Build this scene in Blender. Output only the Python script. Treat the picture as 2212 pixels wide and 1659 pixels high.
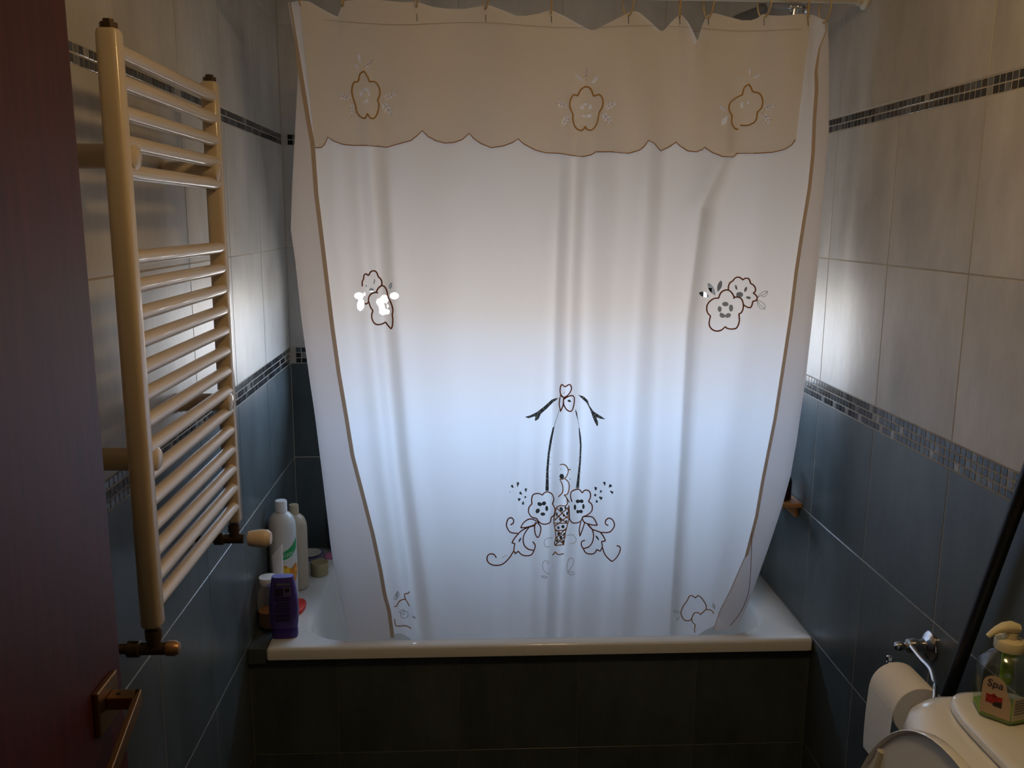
import bpy, bmesh, math, random
import numpy as np
from mathutils import Matrix, Vector
random.seed(7); rng = np.random.default_rng(7)
for o in list(bpy.data.objects): bpy.data.objects.remove(o, do_unlink=True)
scene = bpy.context.scene; COL = scene.collection

# ------------------------------------------------------------------ camera
FPX = 1901.3; YAW, PIT, ROL = .0497, .1866, .0062
CAM = np.array([.6009, 0.0, 1.70])
_cy, _sy, _cp, _sp = math.cos(YAW), math.sin(YAW), math.cos(PIT), math.sin(PIT)
FW = np.array([_sy*_cp, _cy*_cp, -_sp]); _r = np.array([_cy, -_sy, 0.]); _u = np.cross(_r, FW)
RT = _r*math.cos(ROL) + _u*math.sin(ROL); UP = -_r*math.sin(ROL) + _u*math.cos(ROL)
cd = bpy.data.cameras.new('camera'); cam = bpy.data.objects.new('camera', cd); COL.objects.link(cam)
cd.sensor_width = 36; cd.lens = FPX/2212*36; cd.clip_start = .01
m = Matrix.Identity(4)
for i in range(3): m[i][0], m[i][1], m[i][2], m[i][3] = RT[i], UP[i], -FW[i], CAM[i]
cam.matrix_world = m; scene.camera = cam
def ray(px, py): return FW + RT*((px-1106)/FPX) - UP*((py-829.5)/FPX)
def on(ax, v, px, py):
    d = ray(px, py); return CAM + d*((v-CAM[ax])/d[ax])
def pj(P):
    d = np.asarray(P, float)-CAM; z = d@FW
    return 1106+FPX*(d@RT)/z, 829.5-FPX*(d@UP)/z

# ------------------------------------------------------------------ light
w = bpy.data.worlds.new('sky'); scene.world = w; w.use_nodes = True
bg = w.node_tree.nodes['Background']; bg.inputs[1].default_value = 20.0
_n = w.node_tree.nodes; _l = w.node_tree.links          # bright hazy sky above the horizon, sunlit ground below it
_tc = _n.new('ShaderNodeTexCoord'); _sx = _n.new('ShaderNodeSeparateXYZ'); _cr = _n.new('ShaderNodeValToRGB'); _mr = _n.new('ShaderNodeMapRange')
_l.new(_tc.outputs['Generated'], _sx.inputs[0]); _mr.inputs[1].default_value = -1; _mr.inputs[2].default_value = 1; _l.new(_sx.outputs[2], _mr.inputs[0]); _l.new(_mr.outputs[0], _cr.inputs[0])
_cr.color_ramp.elements[0].position = .47; _cr.color_ramp.elements[0].color = (.54, .505, .50, 1); _cr.color_ramp.elements[1].position = .52; _cr.color_ramp.elements[1].color = (.55, .72, 1.0, 1)
_l.new(_cr.outputs[0], bg.inputs[0])
WX0, WX1, WZ0, WZ1 = .180, 1.427, 1.115, 1.47          # window opening in the back wall
pl = bpy.data.lights.new('window_portal', 'AREA'); pl.shape = 'RECTANGLE'; pl.size = WX1-WX0; pl.size_y = WZ1-WZ0
pl.cycles.is_portal = True
po = bpy.data.objects.new('window_portal', pl); COL.objects.link(po); po.location = ((WX0+WX1)/2, 3.19, (WZ0+WZ1)/2); po.rotation_euler = (-math.pi/2, 0, 0)
LAMP_STRENGTH = 38.0
vs = scene.view_settings; vs.view_transform = 'Standard'; vs.look = 'None'; vs.exposure = 0.12; vs.gamma = 1.0; vs.use_curve_mapping = False
scene.cycles.max_bounces = 10; scene.cycles.transparent_max_bounces = 12

# ------------------------------------------------------------------ materials
MATS = {}
def nodes(name):
    mt = bpy.data.materials.new(name); mt.use_nodes = True; MATS[name] = mt
    return mt, mt.node_tree.nodes, mt.node_tree.links, mt.node_tree.nodes['Principled BSDF']
def mat(name, col, rough=.5, metal=0., bump=0., bscale=40., var=0., trans=0., ior=1.45, coat=0., vscale=8., stretch=(1, 1, 1), spec=.5):
    mt, N, L, b = nodes(name)
    b.inputs['Base Color'].default_value = (*col, 1); b.inputs['Roughness'].default_value = rough
    b.inputs['Metallic'].default_value = metal; b.inputs['Transmission Weight'].default_value = trans
    b.inputs['IOR'].default_value = ior; b.inputs['Coat Weight'].default_value = coat; b.inputs['Specular IOR Level'].default_value = spec
    tc = N.new('ShaderNodeTexCoord'); mp = N.new('ShaderNodeMapping'); mp.inputs['Scale'].default_value = stretch
    oi = N.new('ShaderNodeObjectInfo'); ml = N.new('ShaderNodeMath'); ml.operation = 'MULTIPLY'; ml.inputs[1].default_value = 37.
    L.new(oi.outputs['Random'], ml.inputs[0]); L.new(ml.outputs[0], mp.inputs['Location']); L.new(tc.outputs['Object'], mp.inputs['Vector'])
    if var:
        n = N.new('ShaderNodeTexNoise'); n.inputs['Scale'].default_value = vscale; n.inputs['Detail'].default_value = 6; n.inputs['Roughness'].default_value = .65
        L.new(mp.outputs[0], n.inputs['Vector'])
        cr = N.new('ShaderNodeValToRGB'); cr.color_ramp.elements[0].position = .3; cr.color_ramp.elements[1].position = .7
        cr.color_ramp.elements[0].color = (*[c*(1-var) for c in col], 1); cr.color_ramp.elements[1].color = (*[min(1, c*(1+var)) for c in col], 1)
        L.new(n.outputs['Fac'], cr.inputs[0]); L.new(cr.outputs[0], b.inputs['Base Color'])
    if bump:
        n2 = N.new('ShaderNodeTexNoise'); n2.inputs['Scale'].default_value = bscale; n2.inputs['Detail'].default_value = 4
        bp = N.new('ShaderNodeBump'); bp.inputs['Strength'].default_value = bump; bp.inputs['Distance'].default_value = .002
        L.new(mp.outputs[0], n2.inputs['Vector']); L.new(n2.outputs['Fac'], bp.inputs['Height']); L.new(bp.outputs[0], b.inputs['Normal'])
    return mt
mat('tile_light', (.46, .435, .40), .43, bump=.6, bscale=20, var=.20, vscale=7, stretch=(1, 1, .45))
mat('tile_dark', (.076, .090, .092), .34, bump=.35, bscale=16, var=.30, vscale=7, stretch=(1, 1, .4))
mat('grout', (.42, .37, .30), .9, var=.15); mat('grout_dark', (.13, .135, .13), .9, var=.2)
for i, c in enumerate([(.012, .012, .016), (.022, .026, .034), (.05, .058, .07), (.11, .12, .13), (.24, .23, .22), (.03, .022, .018), (.06, .075, .09)]):
    mat('mosaic%d' % i, c, .16, bump=.15, bscale=60, var=.25, vscale=60)
mat('enamel', (.64, .53, .39), .28, coat=.3); mat('brass_dark', (.12, .08, .05), .45, metal=.8); mat('brass', (.32, .165, .06), .4, metal=1.)
mat('copper', (.45, .25, .13), .4, metal=.9); mat('knob_cream', (.76, .62, .46), .3)
mat('chrome', (.72, .72, .74), .08, metal=1.); mat('tub_white', (.80, .80, .78), .16, coat=.3); mat('porcelain', (.80, .79, .74), .12, coat=.4)
mat('plaster', (.30, .28, .24), .8); mat('ceiling_paint', (.70, .66, .58), .8); mat('floor_tile', (.06, .06, .06), .4, var=.2)
mat('door_wood', (.062, .011, .008), .5, var=.35, vscale=10, stretch=(6, 6, .5)); mat('black_plastic', (.008, .008, .012), .45)
mat('rod_white', (.72, .68, .56), .35); mat('ring_cream', (.70, .52, .28), .4); mat('frame_white', (.8, .8, .8), .35)
mat('thread_white', (.62, .60, .52), .9); mat('thread_grey', (.12, .12, .12), .9)
mat('paper', (.78, .75, .68), .95, bump=.15, bscale=200); mat('cardboard', (.35, .26, .17), .9)
mat('bottle_white', (.62, .60, .56), .32); mat('bottle_beige', (.50, .40, .29), .35); mat('cap_beige', (.50, .38, .24), .4)
mat('green_print', (.02, .33, .09), .4); mat('orange_print', (.85, .25, .02), .4, var=.6, vscale=90); mat('yellow_print', (.85, .55, .03), .4)
mat('white_print', (.85, .85, .82), .5); mat('purple', (.075, .05, .25), .33, var=.1); mat('purple_dark', (.045, .02, .21), .3); mat('purple_top', (.22, .23, .55), .4)
mat('print_dark', (.018, .012, .05), .6); mat('print_grey', (.16, .15, .17), .6); mat('lid_white', (.78, .76, .74), .45)
mat('amber', (.55, .16, .03), .25); mat('yellow_side', (.62, .42, .06), .4); mat('tube_white', (.80, .80, .80), .5); mat('tin', (.38, .32, .16), .55, var=.1)
mat('red_soap', (.62, .03, .02), .4); mat('blue_dish', (.16, .17, .33), .3); mat('dish_white', (.66, .63, .55), .3); mat('pink', (.60, .20, .32), .5)
mat('violet', (.20, .03, .40), .35); mat('wood', (.36, .16, .05), .5, var=.3, vscale=20, stretch=(1, 6, 6)); mat('brown_glass', (.03, .008, .006), .2)
mat('grey_rubber', (.16, .17, .19), .45); mat('pump_cream', (.78, .70, .45), .4); mat('soap_green', (.22, .42, .01), .2); mat('label_pink', (.58, .43, .30), .55)
mat('label_white', (.62, .56, .40), .55); mat('berry_red', (.40, .02, .02), .5, var=.5, vscale=120); mat('berry_dark', (.03, .03, .02), .5); mat('shade_grey', (.55, .53, .46), .5)
mt, N, L, b = nodes('clear_plastic')
N.remove(b); o_ = N['Material Output']; mx = N.new('ShaderNodeMixShader'); tr = N.new('ShaderNodeBsdfTransparent'); gl = N.new('ShaderNodeBsdfGlossy')
tr.inputs[0].default_value = (.84, .88, .80, 1); gl.inputs[1].default_value = .08; mx.inputs[0].default_value = .12
L.new(tr.outputs[0], mx.inputs[1]); L.new(gl.outputs[0], mx.inputs[2]); L.new(mx.outputs[0], o_.inputs[0])
mt, N, L, b = nodes('frosted_plastic')
N.remove(b); o_ = N['Material Output']; mx = N.new('ShaderNodeMixShader'); tr = N.new('ShaderNodeBsdfTransparent'); gl = N.new('ShaderNodeBsdfDiffuse')
tr.inputs[0].default_value = (.92, .86, .76, 1); gl.inputs[0].default_value = (.62, .56, .46, 1); mx.inputs[0].default_value = .33
L.new(tr.outputs[0], mx.inputs[1]); L.new(gl.outputs[0], mx.inputs[2]); L.new(mx.outputs[0], o_.inputs[0])
mt, N, L, b = nodes('window_glass')
N.remove(b); o_ = N['Material Output']; mx = N.new('ShaderNodeMixShader'); tr = N.new('ShaderNodeBsdfTransparent'); gl = N.new('ShaderNodeBsdfGlossy')
tr.inputs[0].default_value = (.93, .96, .97, 1); gl.inputs[1].default_value = .03; mx.inputs[0].default_value = .06
L.new(tr.outputs[0], mx.inputs[1]); L.new(gl.outputs[0], mx.inputs[2]); L.new(mx.outputs[0], o_.inputs[0])
mt, N, L, b = nodes('lamp_glass')
b.inputs['Base Color'].default_value = (.9, .8, .6, 1); b.inputs['Emission Color'].default_value = (1.0, .66, .29, 1); b.inputs['Emission Strength'].default_value = LAMP_STRENGTH
def cloth(name, col, tcol, fac, weave=900.):
    mt, N, L, b = nodes(name); N.remove(b); out = N['Material Output']
    d = N.new('ShaderNodeBsdfDiffuse'); t = N.new('ShaderNodeBsdfTranslucent'); mx = N.new('ShaderNodeMixShader'); tr = N.new('ShaderNodeBsdfTransparent'); mh = N.new('ShaderNodeMixShader')
    d.inputs[0].default_value = (*col, 1); t.inputs[0].default_value = (*tcol, 1); mx.inputs[0].default_value = fac
    at = N.new('ShaderNodeAttribute'); at.attribute_name = 'hole'; gt = N.new('ShaderNodeMath'); gt.operation = 'GREATER_THAN'; gt.inputs[1].default_value = 0
    L.new(at.outputs['Fac'], gt.inputs[0]); L.new(gt.outputs[0], mh.inputs[0])
    tc = N.new('ShaderNodeTexCoord'); n = N.new('ShaderNodeTexNoise'); n.inputs['Scale'].default_value = 9; n.inputs['Detail'].default_value = 5
    mp = N.new('ShaderNodeMapping'); mp.inputs['Scale'].default_value = (1.5, 1, .6); L.new(tc.outputs['Object'], mp.inputs[0]); L.new(mp.outputs[0], n.inputs['Vector'])
    bp = N.new('ShaderNodeBump'); bp.inputs['Strength'].default_value = .35; bp.inputs['Distance'].default_value = .006
    L.new(n.outputs['Fac'], bp.inputs['Height']); L.new(bp.outputs[0], d.inputs['Normal']); L.new(bp.outputs[0], t.inputs['Normal'])
    L.new(d.outputs[0], mx.inputs[1]); L.new(t.outputs[0], mx.inputs[2]); L.new(mx.outputs[0], mh.inputs[1]); L.new(tr.outputs[0], mh.inputs[2]); L.new(mh.outputs[0], out.inputs[0])
cloth('cloth', (.86, .835, .80), (.90, .865, .865), .55)
cloth('cloth_valance', (.93, .89, .84), (.93, .88, .81), .46)
for nm, c in (('thread_brown', (.40, .165, .085)), ('thread_gold', (.74, .48, .17)), ('thread_tan', (.62, .37, .19)), ('thread_faint', (.60, .44, .30)), ('hem_tan', (.66, .54, .41))):
    cloth(nm, c, c, .45)

# ------------------------------------------------------------------ helpers
def tag(o, label, cat=None, group=None, kind=None):
    o['label'] = label
    if cat: o['category'] = cat
    if group: o['group'] = group
    if kind: o['kind'] = kind
    return o
def root(name, loc, label, cat, group=None):
    o = bpy.data.objects.new(name, None); COL.objects.link(o); o.location = loc; o.empty_display_size = .05
    return tag(o, label, cat, group)
def base_of(o):
    p = Vector((0, 0, 0))
    while o is not None: p = p + o.location; o = o.parent
    return np.array(p)
def mk(name, V, F, mtl, parent=None, smooth=False, loc=None, fixn=True, mids=None):
    """one mesh object; V are world coordinates, kept relative to the parent (or to loc)"""
    V = np.asarray(V, float).reshape(-1, 3)
    org = np.array(loc) if loc is not None else (base_of(parent) if parent is not None else np.zeros(3))
    me = bpy.data.meshes.new(name); me.from_pydata((V-org).tolist(), [], [list(map(int, f)) for f in F])
    for q in (mtl if isinstance(mtl, (list, tuple)) else [mtl]): me.materials.append(MATS[q])
    if mids is not None: me.polygons.foreach_set('material_index', mids)
    if fixn:
        bm = bmesh.new(); bm.from_mesh(me); bmesh.ops.recalc_face_normals(bm, faces=bm.faces[:]); bm.to_mesh(me); bm.free()
    if smooth:
        me.polygons.foreach_set('use_smooth', [True]*len(me.polygons))
        if smooth != 'all':
            me.set_sharp_from_angle(angle=math.radians(38))
    o = bpy.data.objects.new(name, me); COL.objects.link(o)
    if parent is not None:
        o.parent = parent
        if loc is not None: o.location = org-base_of(parent)
    elif loc is not None: o.location = org
    return o
class MB:
    def __init__(s): s.V = []; s.F = []; s.M = []
    def add(s, V, F, mi=0):
        k = len(s.V); s.V += [tuple(v) for v in np.asarray(V, float)]; s.F += [[i+k for i in f] for f in F]; s.M += [mi]*len(F); return s
    def build(s, name, mtl, parent=None, smooth=False, loc=None, fixn=True):
        return mk(name, s.V, s.F, mtl, parent, smooth, loc, fixn, s.M if isinstance(mtl, (list, tuple)) else None)
def box(x0, x1, y0, y1, z0, z1, bev=0.):
    if not bev:
        V = [(x, y, z) for x in (x0, x1) for y in (y0, y1) for z in (z0, z1)]
        return V, [(0, 1, 3, 2), (4, 6, 7, 5), (0, 4, 5, 1), (2, 3, 7, 6), (0, 2, 6, 4), (1, 5, 7, 3)]
    bm = bmesh.new(); bmesh.ops.create_cube(bm, size=1.)
    for v in bm.verts: v.co = Vector(((x0+x1)/2+v.co.x*(x1-x0), (y0+y1)/2+v.co.y*(y1-y0), (z0+z1)/2+v.co.z*(z1-z0)))
    bmesh.ops.bevel(bm, geom=bm.edges[:], offset=bev, segments=3, profile=.5, affect='EDGES')
    bm.verts.index_update(); V = [tuple(v.co) for v in bm.verts]; F = [[v.index for v in f.verts] for f in bm.faces]; bm.free(); return V, F
def loft(rings, cap0=True, cap1=True):
    R = [np.asarray(r, float) for r in rings]; n = len(R[0]); V = np.vstack(R); F = []
    for i in range(len(R)-1):
        for j in range(n):
            k = (j+1) % n; F.append((i*n+j, i*n+k, (i+1)*n+k, (i+1)*n+j))
    if cap0: F.append(tuple(range(n))[::-1])
    if cap1: F.append(tuple((len(R)-1)*n+j for j in range(n)))
    return V, F
def lathe(prof, c, n=28, axis=2):
    rings = []
    for r, h in prof:
        ring = []
        for j in range(n):
            a = 2*math.pi*j/n; p = [r*math.cos(a), r*math.sin(a)]
            q = {2: (p[0], p[1], h), 0: (h, p[0], p[1]), 1: (p[0], h, p[1])}[axis]
            ring.append((c[0]+q[0], c[1]+q[1], c[2]+q[2]))
        rings.append(ring)
    return loft(rings)
def tube(path, rad, n=10, flat=1.0, closed=False):
    P = np.asarray(path, float); k = len(P)
    rad = np.broadcast_to(np.asarray(rad, float), (k,))
    if closed: T = np.roll(P, -1, 0)-np.roll(P, 1, 0)
    else: T = np.gradient(P, axis=0)
    T /= np.linalg.norm(T, axis=1)[:, None]+1e-12
    u = np.cross(T[0], (0, 0, 1.)); u = np.cross(T[0], (1., 0, 0)) if np.linalg.norm(u) < .1 else u
    u /= np.linalg.norm(u); rings = []
    for i in range(k):
        u = u-T[i]*(u@T[i]); u /= np.linalg.norm(u)+1e-12; v = np.cross(T[i], u)
        rings.append([P[i]+rad[i]*(math.cos(2*math.pi*j/n)*u+flat*math.sin(2*math.pi*j/n)*v) for j in range(n)])
    if closed:
        V, F = loft(rings, False, False); b0 = (k-1)*n
        F += [(b0+j, b0+(j+1) % n, (j+1) % n, j) for j in range(n)]
        return V, F
    return loft(rings)
def crom(P, sub=6, closed=False):
    P = np.asarray(P, float); n = len(P); out = []
    if n < 3 and not closed:
        return np.array([P[0]+(P[-1]-P[0])*t for t in np.linspace(0, 1, sub+1)])
    for i in range(n if closed else n-1):
        p1, p2 = P[i], P[(i+1) % n]
        p0 = P[i-1] if (closed or i > 0) else 2*p1-p2
        p3 = P[(i+2) % n] if (closed or i < n-2) else 2*p2-p1
        for t in np.arange(sub)/sub:
            out.append(.5*((2*p1)+(-p0+p2)*t+(2*p0-5*p1+4*p2-p3)*t*t+(-p0+3*p1-3*p2+p3)*t**3))
    if not closed: out.append(P[-1])
    return np.array(out)
def sellipse(cx, cy, rx, ry, z, n=48, e=2.5):
    out = []
    for j in range(n):
        a = 2*math.pi*j/n; c, s = math.cos(a), math.sin(a)
        out.append((cx+rx*math.copysign(abs(c)**(2/e), c), cy+ry*math.copysign(abs(s)**(2/e), s), z))
    return out
def rrect(x0, x1, y0, y1, r, z, k=12, m=8):
    """rounded rectangle with the same vertex count whatever its size"""
    pts = []
    cs = [(x1-r, y1-r, 0), (x0+r, y1-r, 1), (x0+r, y0+r, 2), (x1-r, y0+r, 3)]
    for i, (cx, cy, q) in enumerate(cs):
        for j in range(k):
            a = math.pi/2*(q+j/(k-1)); pts.append((cx+r*math.cos(a), cy+r*math.sin(a), z))
        nx = cs[(i+1) % 4]; a = math.pi/2*(q+1)
        p = np.array(pts[-1]); a2 = math.pi/2*nx[2]
        p2 = np.array((nx[0]+r*math.cos(a), nx[1]+r*math.sin(a), z))
        for j in range(1, m): pts.append(tuple(p+(p2-p)*j/m))
    return pts
def text_part(name, body, size, mtl, parent, origin, ux, uy, bulge=None, italic=0.):
    cu = bpy.data.curves.new(name, 'FONT'); cu.body = body; cu.size = size; cu.align_x = 'CENTER'; cu.shear = italic; cu.extrude = .0001
    t = bpy.data.objects.new(name, cu); COL.objects.link(t); bpy.context.view_layer.update()
    me = bpy.data.meshes.new_from_object(t.evaluated_get(bpy.context.evaluated_depsgraph_get()))
    bpy.data.objects.remove(t, do_unlink=True)
    ux, uy = np.array(ux, float), np.array(uy, float); uz = np.cross(ux, uy); V = []
    for v in me.vertices:
        p = np.array(origin)+ux*v.co.x+uy*v.co.y+uz*v.co.z
        V.append(bulge(p, v.co) if bulge else p)
    return mk(name, V, [list(p.vertices) for p in me.polygons], mtl, parent)

# ------------------------------------------------------------------ the room
W = 1.557; B = 2.964; H = 2.50; FY = -.58       # right wall, back wall, ceiling, inner face of the door wall
T = .333; G = .0014                            # tile pitch, half joint
def slab(name, x0, x1, y0, y1, z0, z1, mtl, label):
    return tag(mk(name, *box(x0, x1, y0, y1, z0, z1), mtl), label, 'wall' if name.startswith('wall') else name.split('_')[0], kind='structure')
REC = .0007                                    # joints lie this far behind the tile faces
DY0, DY1, DZ = -.45, .372, 2.05                 # doorway in the left wall, behind the camera's shoulder
mwl = MB()
for a in ((DY1, B+.24, 0, H), (FY-.1, DY0, 0, H), (DY0, DY1, DZ, H)): mwl.add(*box(-.14, -REC, a[0], a[1], a[2], a[3]))
wl = tag(mwl.build('wall_left', 'grout'), 'tiled bathroom wall behind the cream towel radiator', 'wall', kind='structure')
wr = slab('wall_right', W+REC, W+.14, FY, B+.24, 0, H, 'grout', 'tiled bathroom wall above the toilet paper holder')
mbk = MB()
for a in ((-REC, WX0, 0, H), (WX1, W+REC, 0, H), (WX0, WX1, 0, WZ0), (WX0, WX1, WZ1, H)):
    mbk.add(*box(a[0], a[1], B+REC, B+.24, a[2], a[3]))
wb = tag(mbk.build('wall_back', 'grout'), 'tiled wall with a window behind the shower curtain', 'wall', kind='structure')
slab('wall_front', -.14, W+.14, FY-.10, FY, 0, H, 'plaster', 'plain wall facing the bathtub at the other end')
slab('wall_hall', -1.3, -1.2, FY-.5, 1.2, 0, H, 'plaster', 'plain hallway wall opposite the bathroom doorway')
slab('wall_hall_left', -1.2, -.14, FY-.6, FY-.5, 0, H, 'plaster', 'plain end wall of the hallway before the doorway')
slab('wall_hall_right', -1.2, -.14, 1.1, 1.2, 0, H, 'plaster', 'plain end wall of the hallway behind the radiator wall')
slab('wall_hall_near', -.14, W+.14, FY-.6, FY-.5, 0, H, 'plaster', 'plain hallway wall behind the far end of the bathroom')
slab('floor', -1.3, W+.14, FY-.6, B+.24, -.1, 0, 'floor_tile', 'dark floor of the bathroom and hallway')
slab('ceiling', -1.3, W+.14, FY-.6, B+.24, H, H+.1, 'ceiling_paint', 'plain pale ceiling above the bathroom')

tile_cache = {}
def tile(parent, axis, a0, a1, z0, z1, mtl, face, sgn, name='tile', depth=.006, bev=.0006, gap=G):
    """one tile on a wall: axis 0 = wall of constant x, axis 1 = wall of constant y; sgn = where the room lies"""
    a0 += gap; a1 -= gap; z0 += gap; z1 -= gap
    if a1-a0 < .004 or z1-z0 < .004: return None
    key = (axis, round(a1-a0, 4), round(z1-z0, 4), mtl, sgn)
    if key not in tile_cache:
        hw, hz = (a1-a0)/2, (z1-z0)/2; V = []
        for d, ins in ((-depth, 0), (-bev, 0), (0, bev)):
            for s, t in ((-1, -1), (1, -1), (1, 1), (-1, 1)):
                p = s*(hw-ins), t*(hz-ins)
                V.append((sgn*d, p[0], p[1]) if axis == 0 else (p[0], sgn*d, p[1]))
        F = [(i*4+j, i*4+(j+1) % 4, (i+1)*4+(j+1) % 4, (i+1)*4+j) for i in range(2) for j in range(4)]+[(8, 9, 10, 11)]
        me = bpy.data.meshes.new(name); me.from_pydata(V, [], F); me.materials.append(MATS[mtl])
        bm = bmesh.new(); bm.from_mesh(me); bmesh.ops.recalc_face_normals(bm, faces=bm.faces[:])
        ctr = Vector((sgn, 0, 0)) if axis == 0 else Vector((0, sgn, 0))
        big = max(bm.faces, key=lambda f: f.calc_area())
        if big.normal.dot(ctr) < 0: bmesh.ops.reverse_faces(bm, faces=bm.faces[:])
        bm.to_mesh(me); bm.free(); tile_cache[key] = me
    o = bpy.data.objects.new(name, tile_cache[key]); COL.objects.link(o); o.parent = parent
    c = ((a0+a1)/2, (z0+z1)/2); o.location = (face, c[0], c[1]) if axis == 0 else (c[0], face, c[1])
    return o
ZROWS = [(0, .226, 'tile_dark'), (.226, .553, 'tile_dark'), (.553, .886, 'tile_dark'), (.886, 1.214, 'tile_dark'),
         (1.268, 1.599, 'tile_light'), (1.599, 1.926, 'tile_light'), (1.960, 2.293, 'tile_light'), (2.293, H, 'tile_light')]
MROWS = [(1.214, 1.268, 3), (1.926, 1.960, 2)]
def cuts(lo, hi, j0):
    k = math.ceil((lo-j0)/T+1e-6); e = [lo]
    while j0+k*T < hi-1e-6: e.append(j0+k*T); k += 1
    e.append(hi); return list(zip(e[:-1], e[1:]))
def tiles_on(parent, axis, lo, hi, j0, face, sgn, hole=None):
    for z0, z1, mtl in ZROWS:
        for a0, a1 in cuts(lo, hi, j0):
            parts = [(a0, a1, z0, z1)]
            if hole:
                h0, h1, g0, g1 = hole
                if a1 > h0 and a0 < h1 and z1 > g0 and z0 < g1:
                    parts = [q for q in ((a0, min(a1, h0), z0, z1), (max(a0, h1), a1, z0, z1), (max(a0, h0), min(a1, h1), z0, min(z1, g0)), (max(a0, h0), min(a1, h1), max(z0, g1), z1)) if q[1]-q[0] > .005 and q[3]-q[2] > .005]
            for q in parts: tile(parent, axis, *q, mtl, face, sgn)
def mosaics_on(parent, axis, lo, hi, face, sgn, keep, hole=None):
    P = .019; cand = []
    for z0, z1, nr in MROWS:
        h = (z1-z0)/nr
        n = int((hi-lo)/P)
        for i in range(n):
            for r in range(nr):
                a = hi-(i+1)*P; zz = z0+r*h
                if hole and a+P > hole[0] and a < hole[1] and zz+h > hole[2] and zz < hole[3]: continue
                cand.append((a, a+P, zz, zz+h))
    def inview(q):
        p = (face, (q[0]+q[1])/2, (q[2]+q[3])/2) if axis == 0 else ((q[0]+q[1])/2, face, (q[2]+q[3])/2)
        x, y = pj(p); d = np.linalg.norm(np.array(p)-CAM)
        return 0 <= x <= 2212 and 0 <= y <= 1659, d
    sc = [(inview(q), q) for q in cand]
    sc.sort(key=lambda t: (not t[0][0], t[0][1]))
    rest = MB()
    for i, (_, q) in enumerate(sc):
        mi = random.choices(range(7), (22, 22, 18, 12, 7, 9, 10))[0]
        if i < keep: tile(parent, axis, *q, 'mosaic%d' % mi, face, sgn, name='mosaic_piece', depth=.004, gap=.0013)
        else:
            g = .0013; d0, d1 = sorted((face-sgn*.004, face))
            bb = box(d0, d1, q[0]+g, q[1]-g, q[2]+g, q[3]-g) if axis == 0 else box(q[0]+g, q[1]-g, d0, d1, q[2]+g, q[3]-g)
            rest.add(*bb, mi)
    if rest.V:
        o = rest.build('mosaic_pieces', ['mosaic%d' % i for i in range(7)], parent); o['kind'] = 'stuff'
tiles_on(wl, 0, DY1+.06, B, 2.61, 0., 1); mosaics_on(wl, 0, DY1+.06, B, 0., 1, 300)
tiles_on(wr, 0, FY, B, 1.650, W, -1); mosaics_on(wr, 0, FY, B, W, -1, 290)
hole = (WX0-.012, WX1+.012, WZ0-.012, WZ1+.012)
tiles_on(wb, 1, 0, W, .570, B, -1, hole); mosaics_on(wb, 1, 0, W, B, -1, 290, hole)

# window in the back wall
wn = tag(bpy.data.objects.new('window_1', None), 'wide white framed window behind the shower curtain', 'window', kind='structure'); COL.objects.link(wn); wn.location = ((WX0+WX1)/2, B+.03, WZ0)
fm = MB(); t_ = .026
for a in ((WX0, WX1, WZ0, WZ0+t_), (WX0, WX1, WZ1-.014, WZ1), (WX0, WX0+t_, WZ0, WZ1), (WX1-.014, WX1, WZ0, WZ1)): fm.add(*box(a[0], a[1], B+.012, B+.052, a[2], a[3]))
fm.build('window_frame', 'frame_white', wn)
xm = .88
mk('mullion', *box(xm-.016, xm+.016, B+.016, B+.048, WZ0+t_, WZ1-.014, .004), 'frame_white', wn)
for a, b_ in ((WX0+t_, xm-.016), (xm+.016, WX1-.014)): mk('pane', *box(a, b_, B+.030, B+.034, WZ0+t_, WZ1-.014), 'window_glass', wn)
rv = MB()
for a in ((WX0-.012, WX0, WZ0-.012, WZ1+.012), (WX1, WX1+.012, WZ0-.012, WZ1+.012), (WX0, WX1, WZ0-.012, WZ0), (WX0, WX1, WZ1, WZ1+.012)): rv.add(*box(a[0], a[1], B-.002, B+.238, a[2], a[3]))
rv.build('window_reveal', 'frame_white', wn)

# ------------------------------------------------------------------ bathtub and its tiled front
TZ = .555; TF = 2.2285
pn = tag(mk('wall_bath_front', *box(0, W, 2.2505+REC, 2.262, 0, .515), 'grout_dark'), 'dark tiled apron wall under the bathtub rim', 'wall', kind='structure')
for z0, z1 in ((0, .226), (.226, .513)):
    for a0, a1 in cuts(0.002, W-.002, .570): tile(pn, 1, a0, a1, z0, z1, 'tile_dark', 2.2505, -1, gap=.0011)
lg = tag(mk('trim_1', *box(0.0005, .049, 2.236, B-.001, .505, .551, .003), 'tile_dark'), 'narrow dark stone ledge between bathtub rim and wall', 'ledge', kind='structure')
tub = root('bathtub', (.8, 2.59, .1), 'white enamel bathtub set behind a dark tiled apron', 'bathtub')
X0, X1, Y1 = .0505, W-.0015, B-.0015
ix0, ix1, iy0, iy1 = .142, 1.452, 2.272, 2.895
rings = [rrect(X0, X1, TF, Y1, .010, .5205), rrect(X0, X1, TF, Y1, .010, .546), rrect(X0+.003, X1-.001, TF+.003, Y1-.001, .010, .552), rrect(X0+.009, X1-.003, TF+.009, Y1-.003, .012, TZ),
         rrect(ix0-.010, ix1+.010, iy0-.008, iy1+.008, .135, TZ), rrect(ix0-.002, ix1+.002, iy0-.001, iy1+.001, .130, .551), rrect(ix0+.006, ix1-.006, iy0+.005, iy1-.005, .127, .535),
         rrect(ix0+.05, ix1-.04, iy0+.035, iy1-.035, .125, .34), rrect(ix0+.09, ix1-.06, iy0+.06, iy1-.06, .12, .20), rrect(ix0+.13, ix1-.09, iy0+.10, iy1-.10, .10, .165)]
mk('shell', *loft(rings, False, True), 'tub_white', tub, smooth='all', fixn=False)
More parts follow.
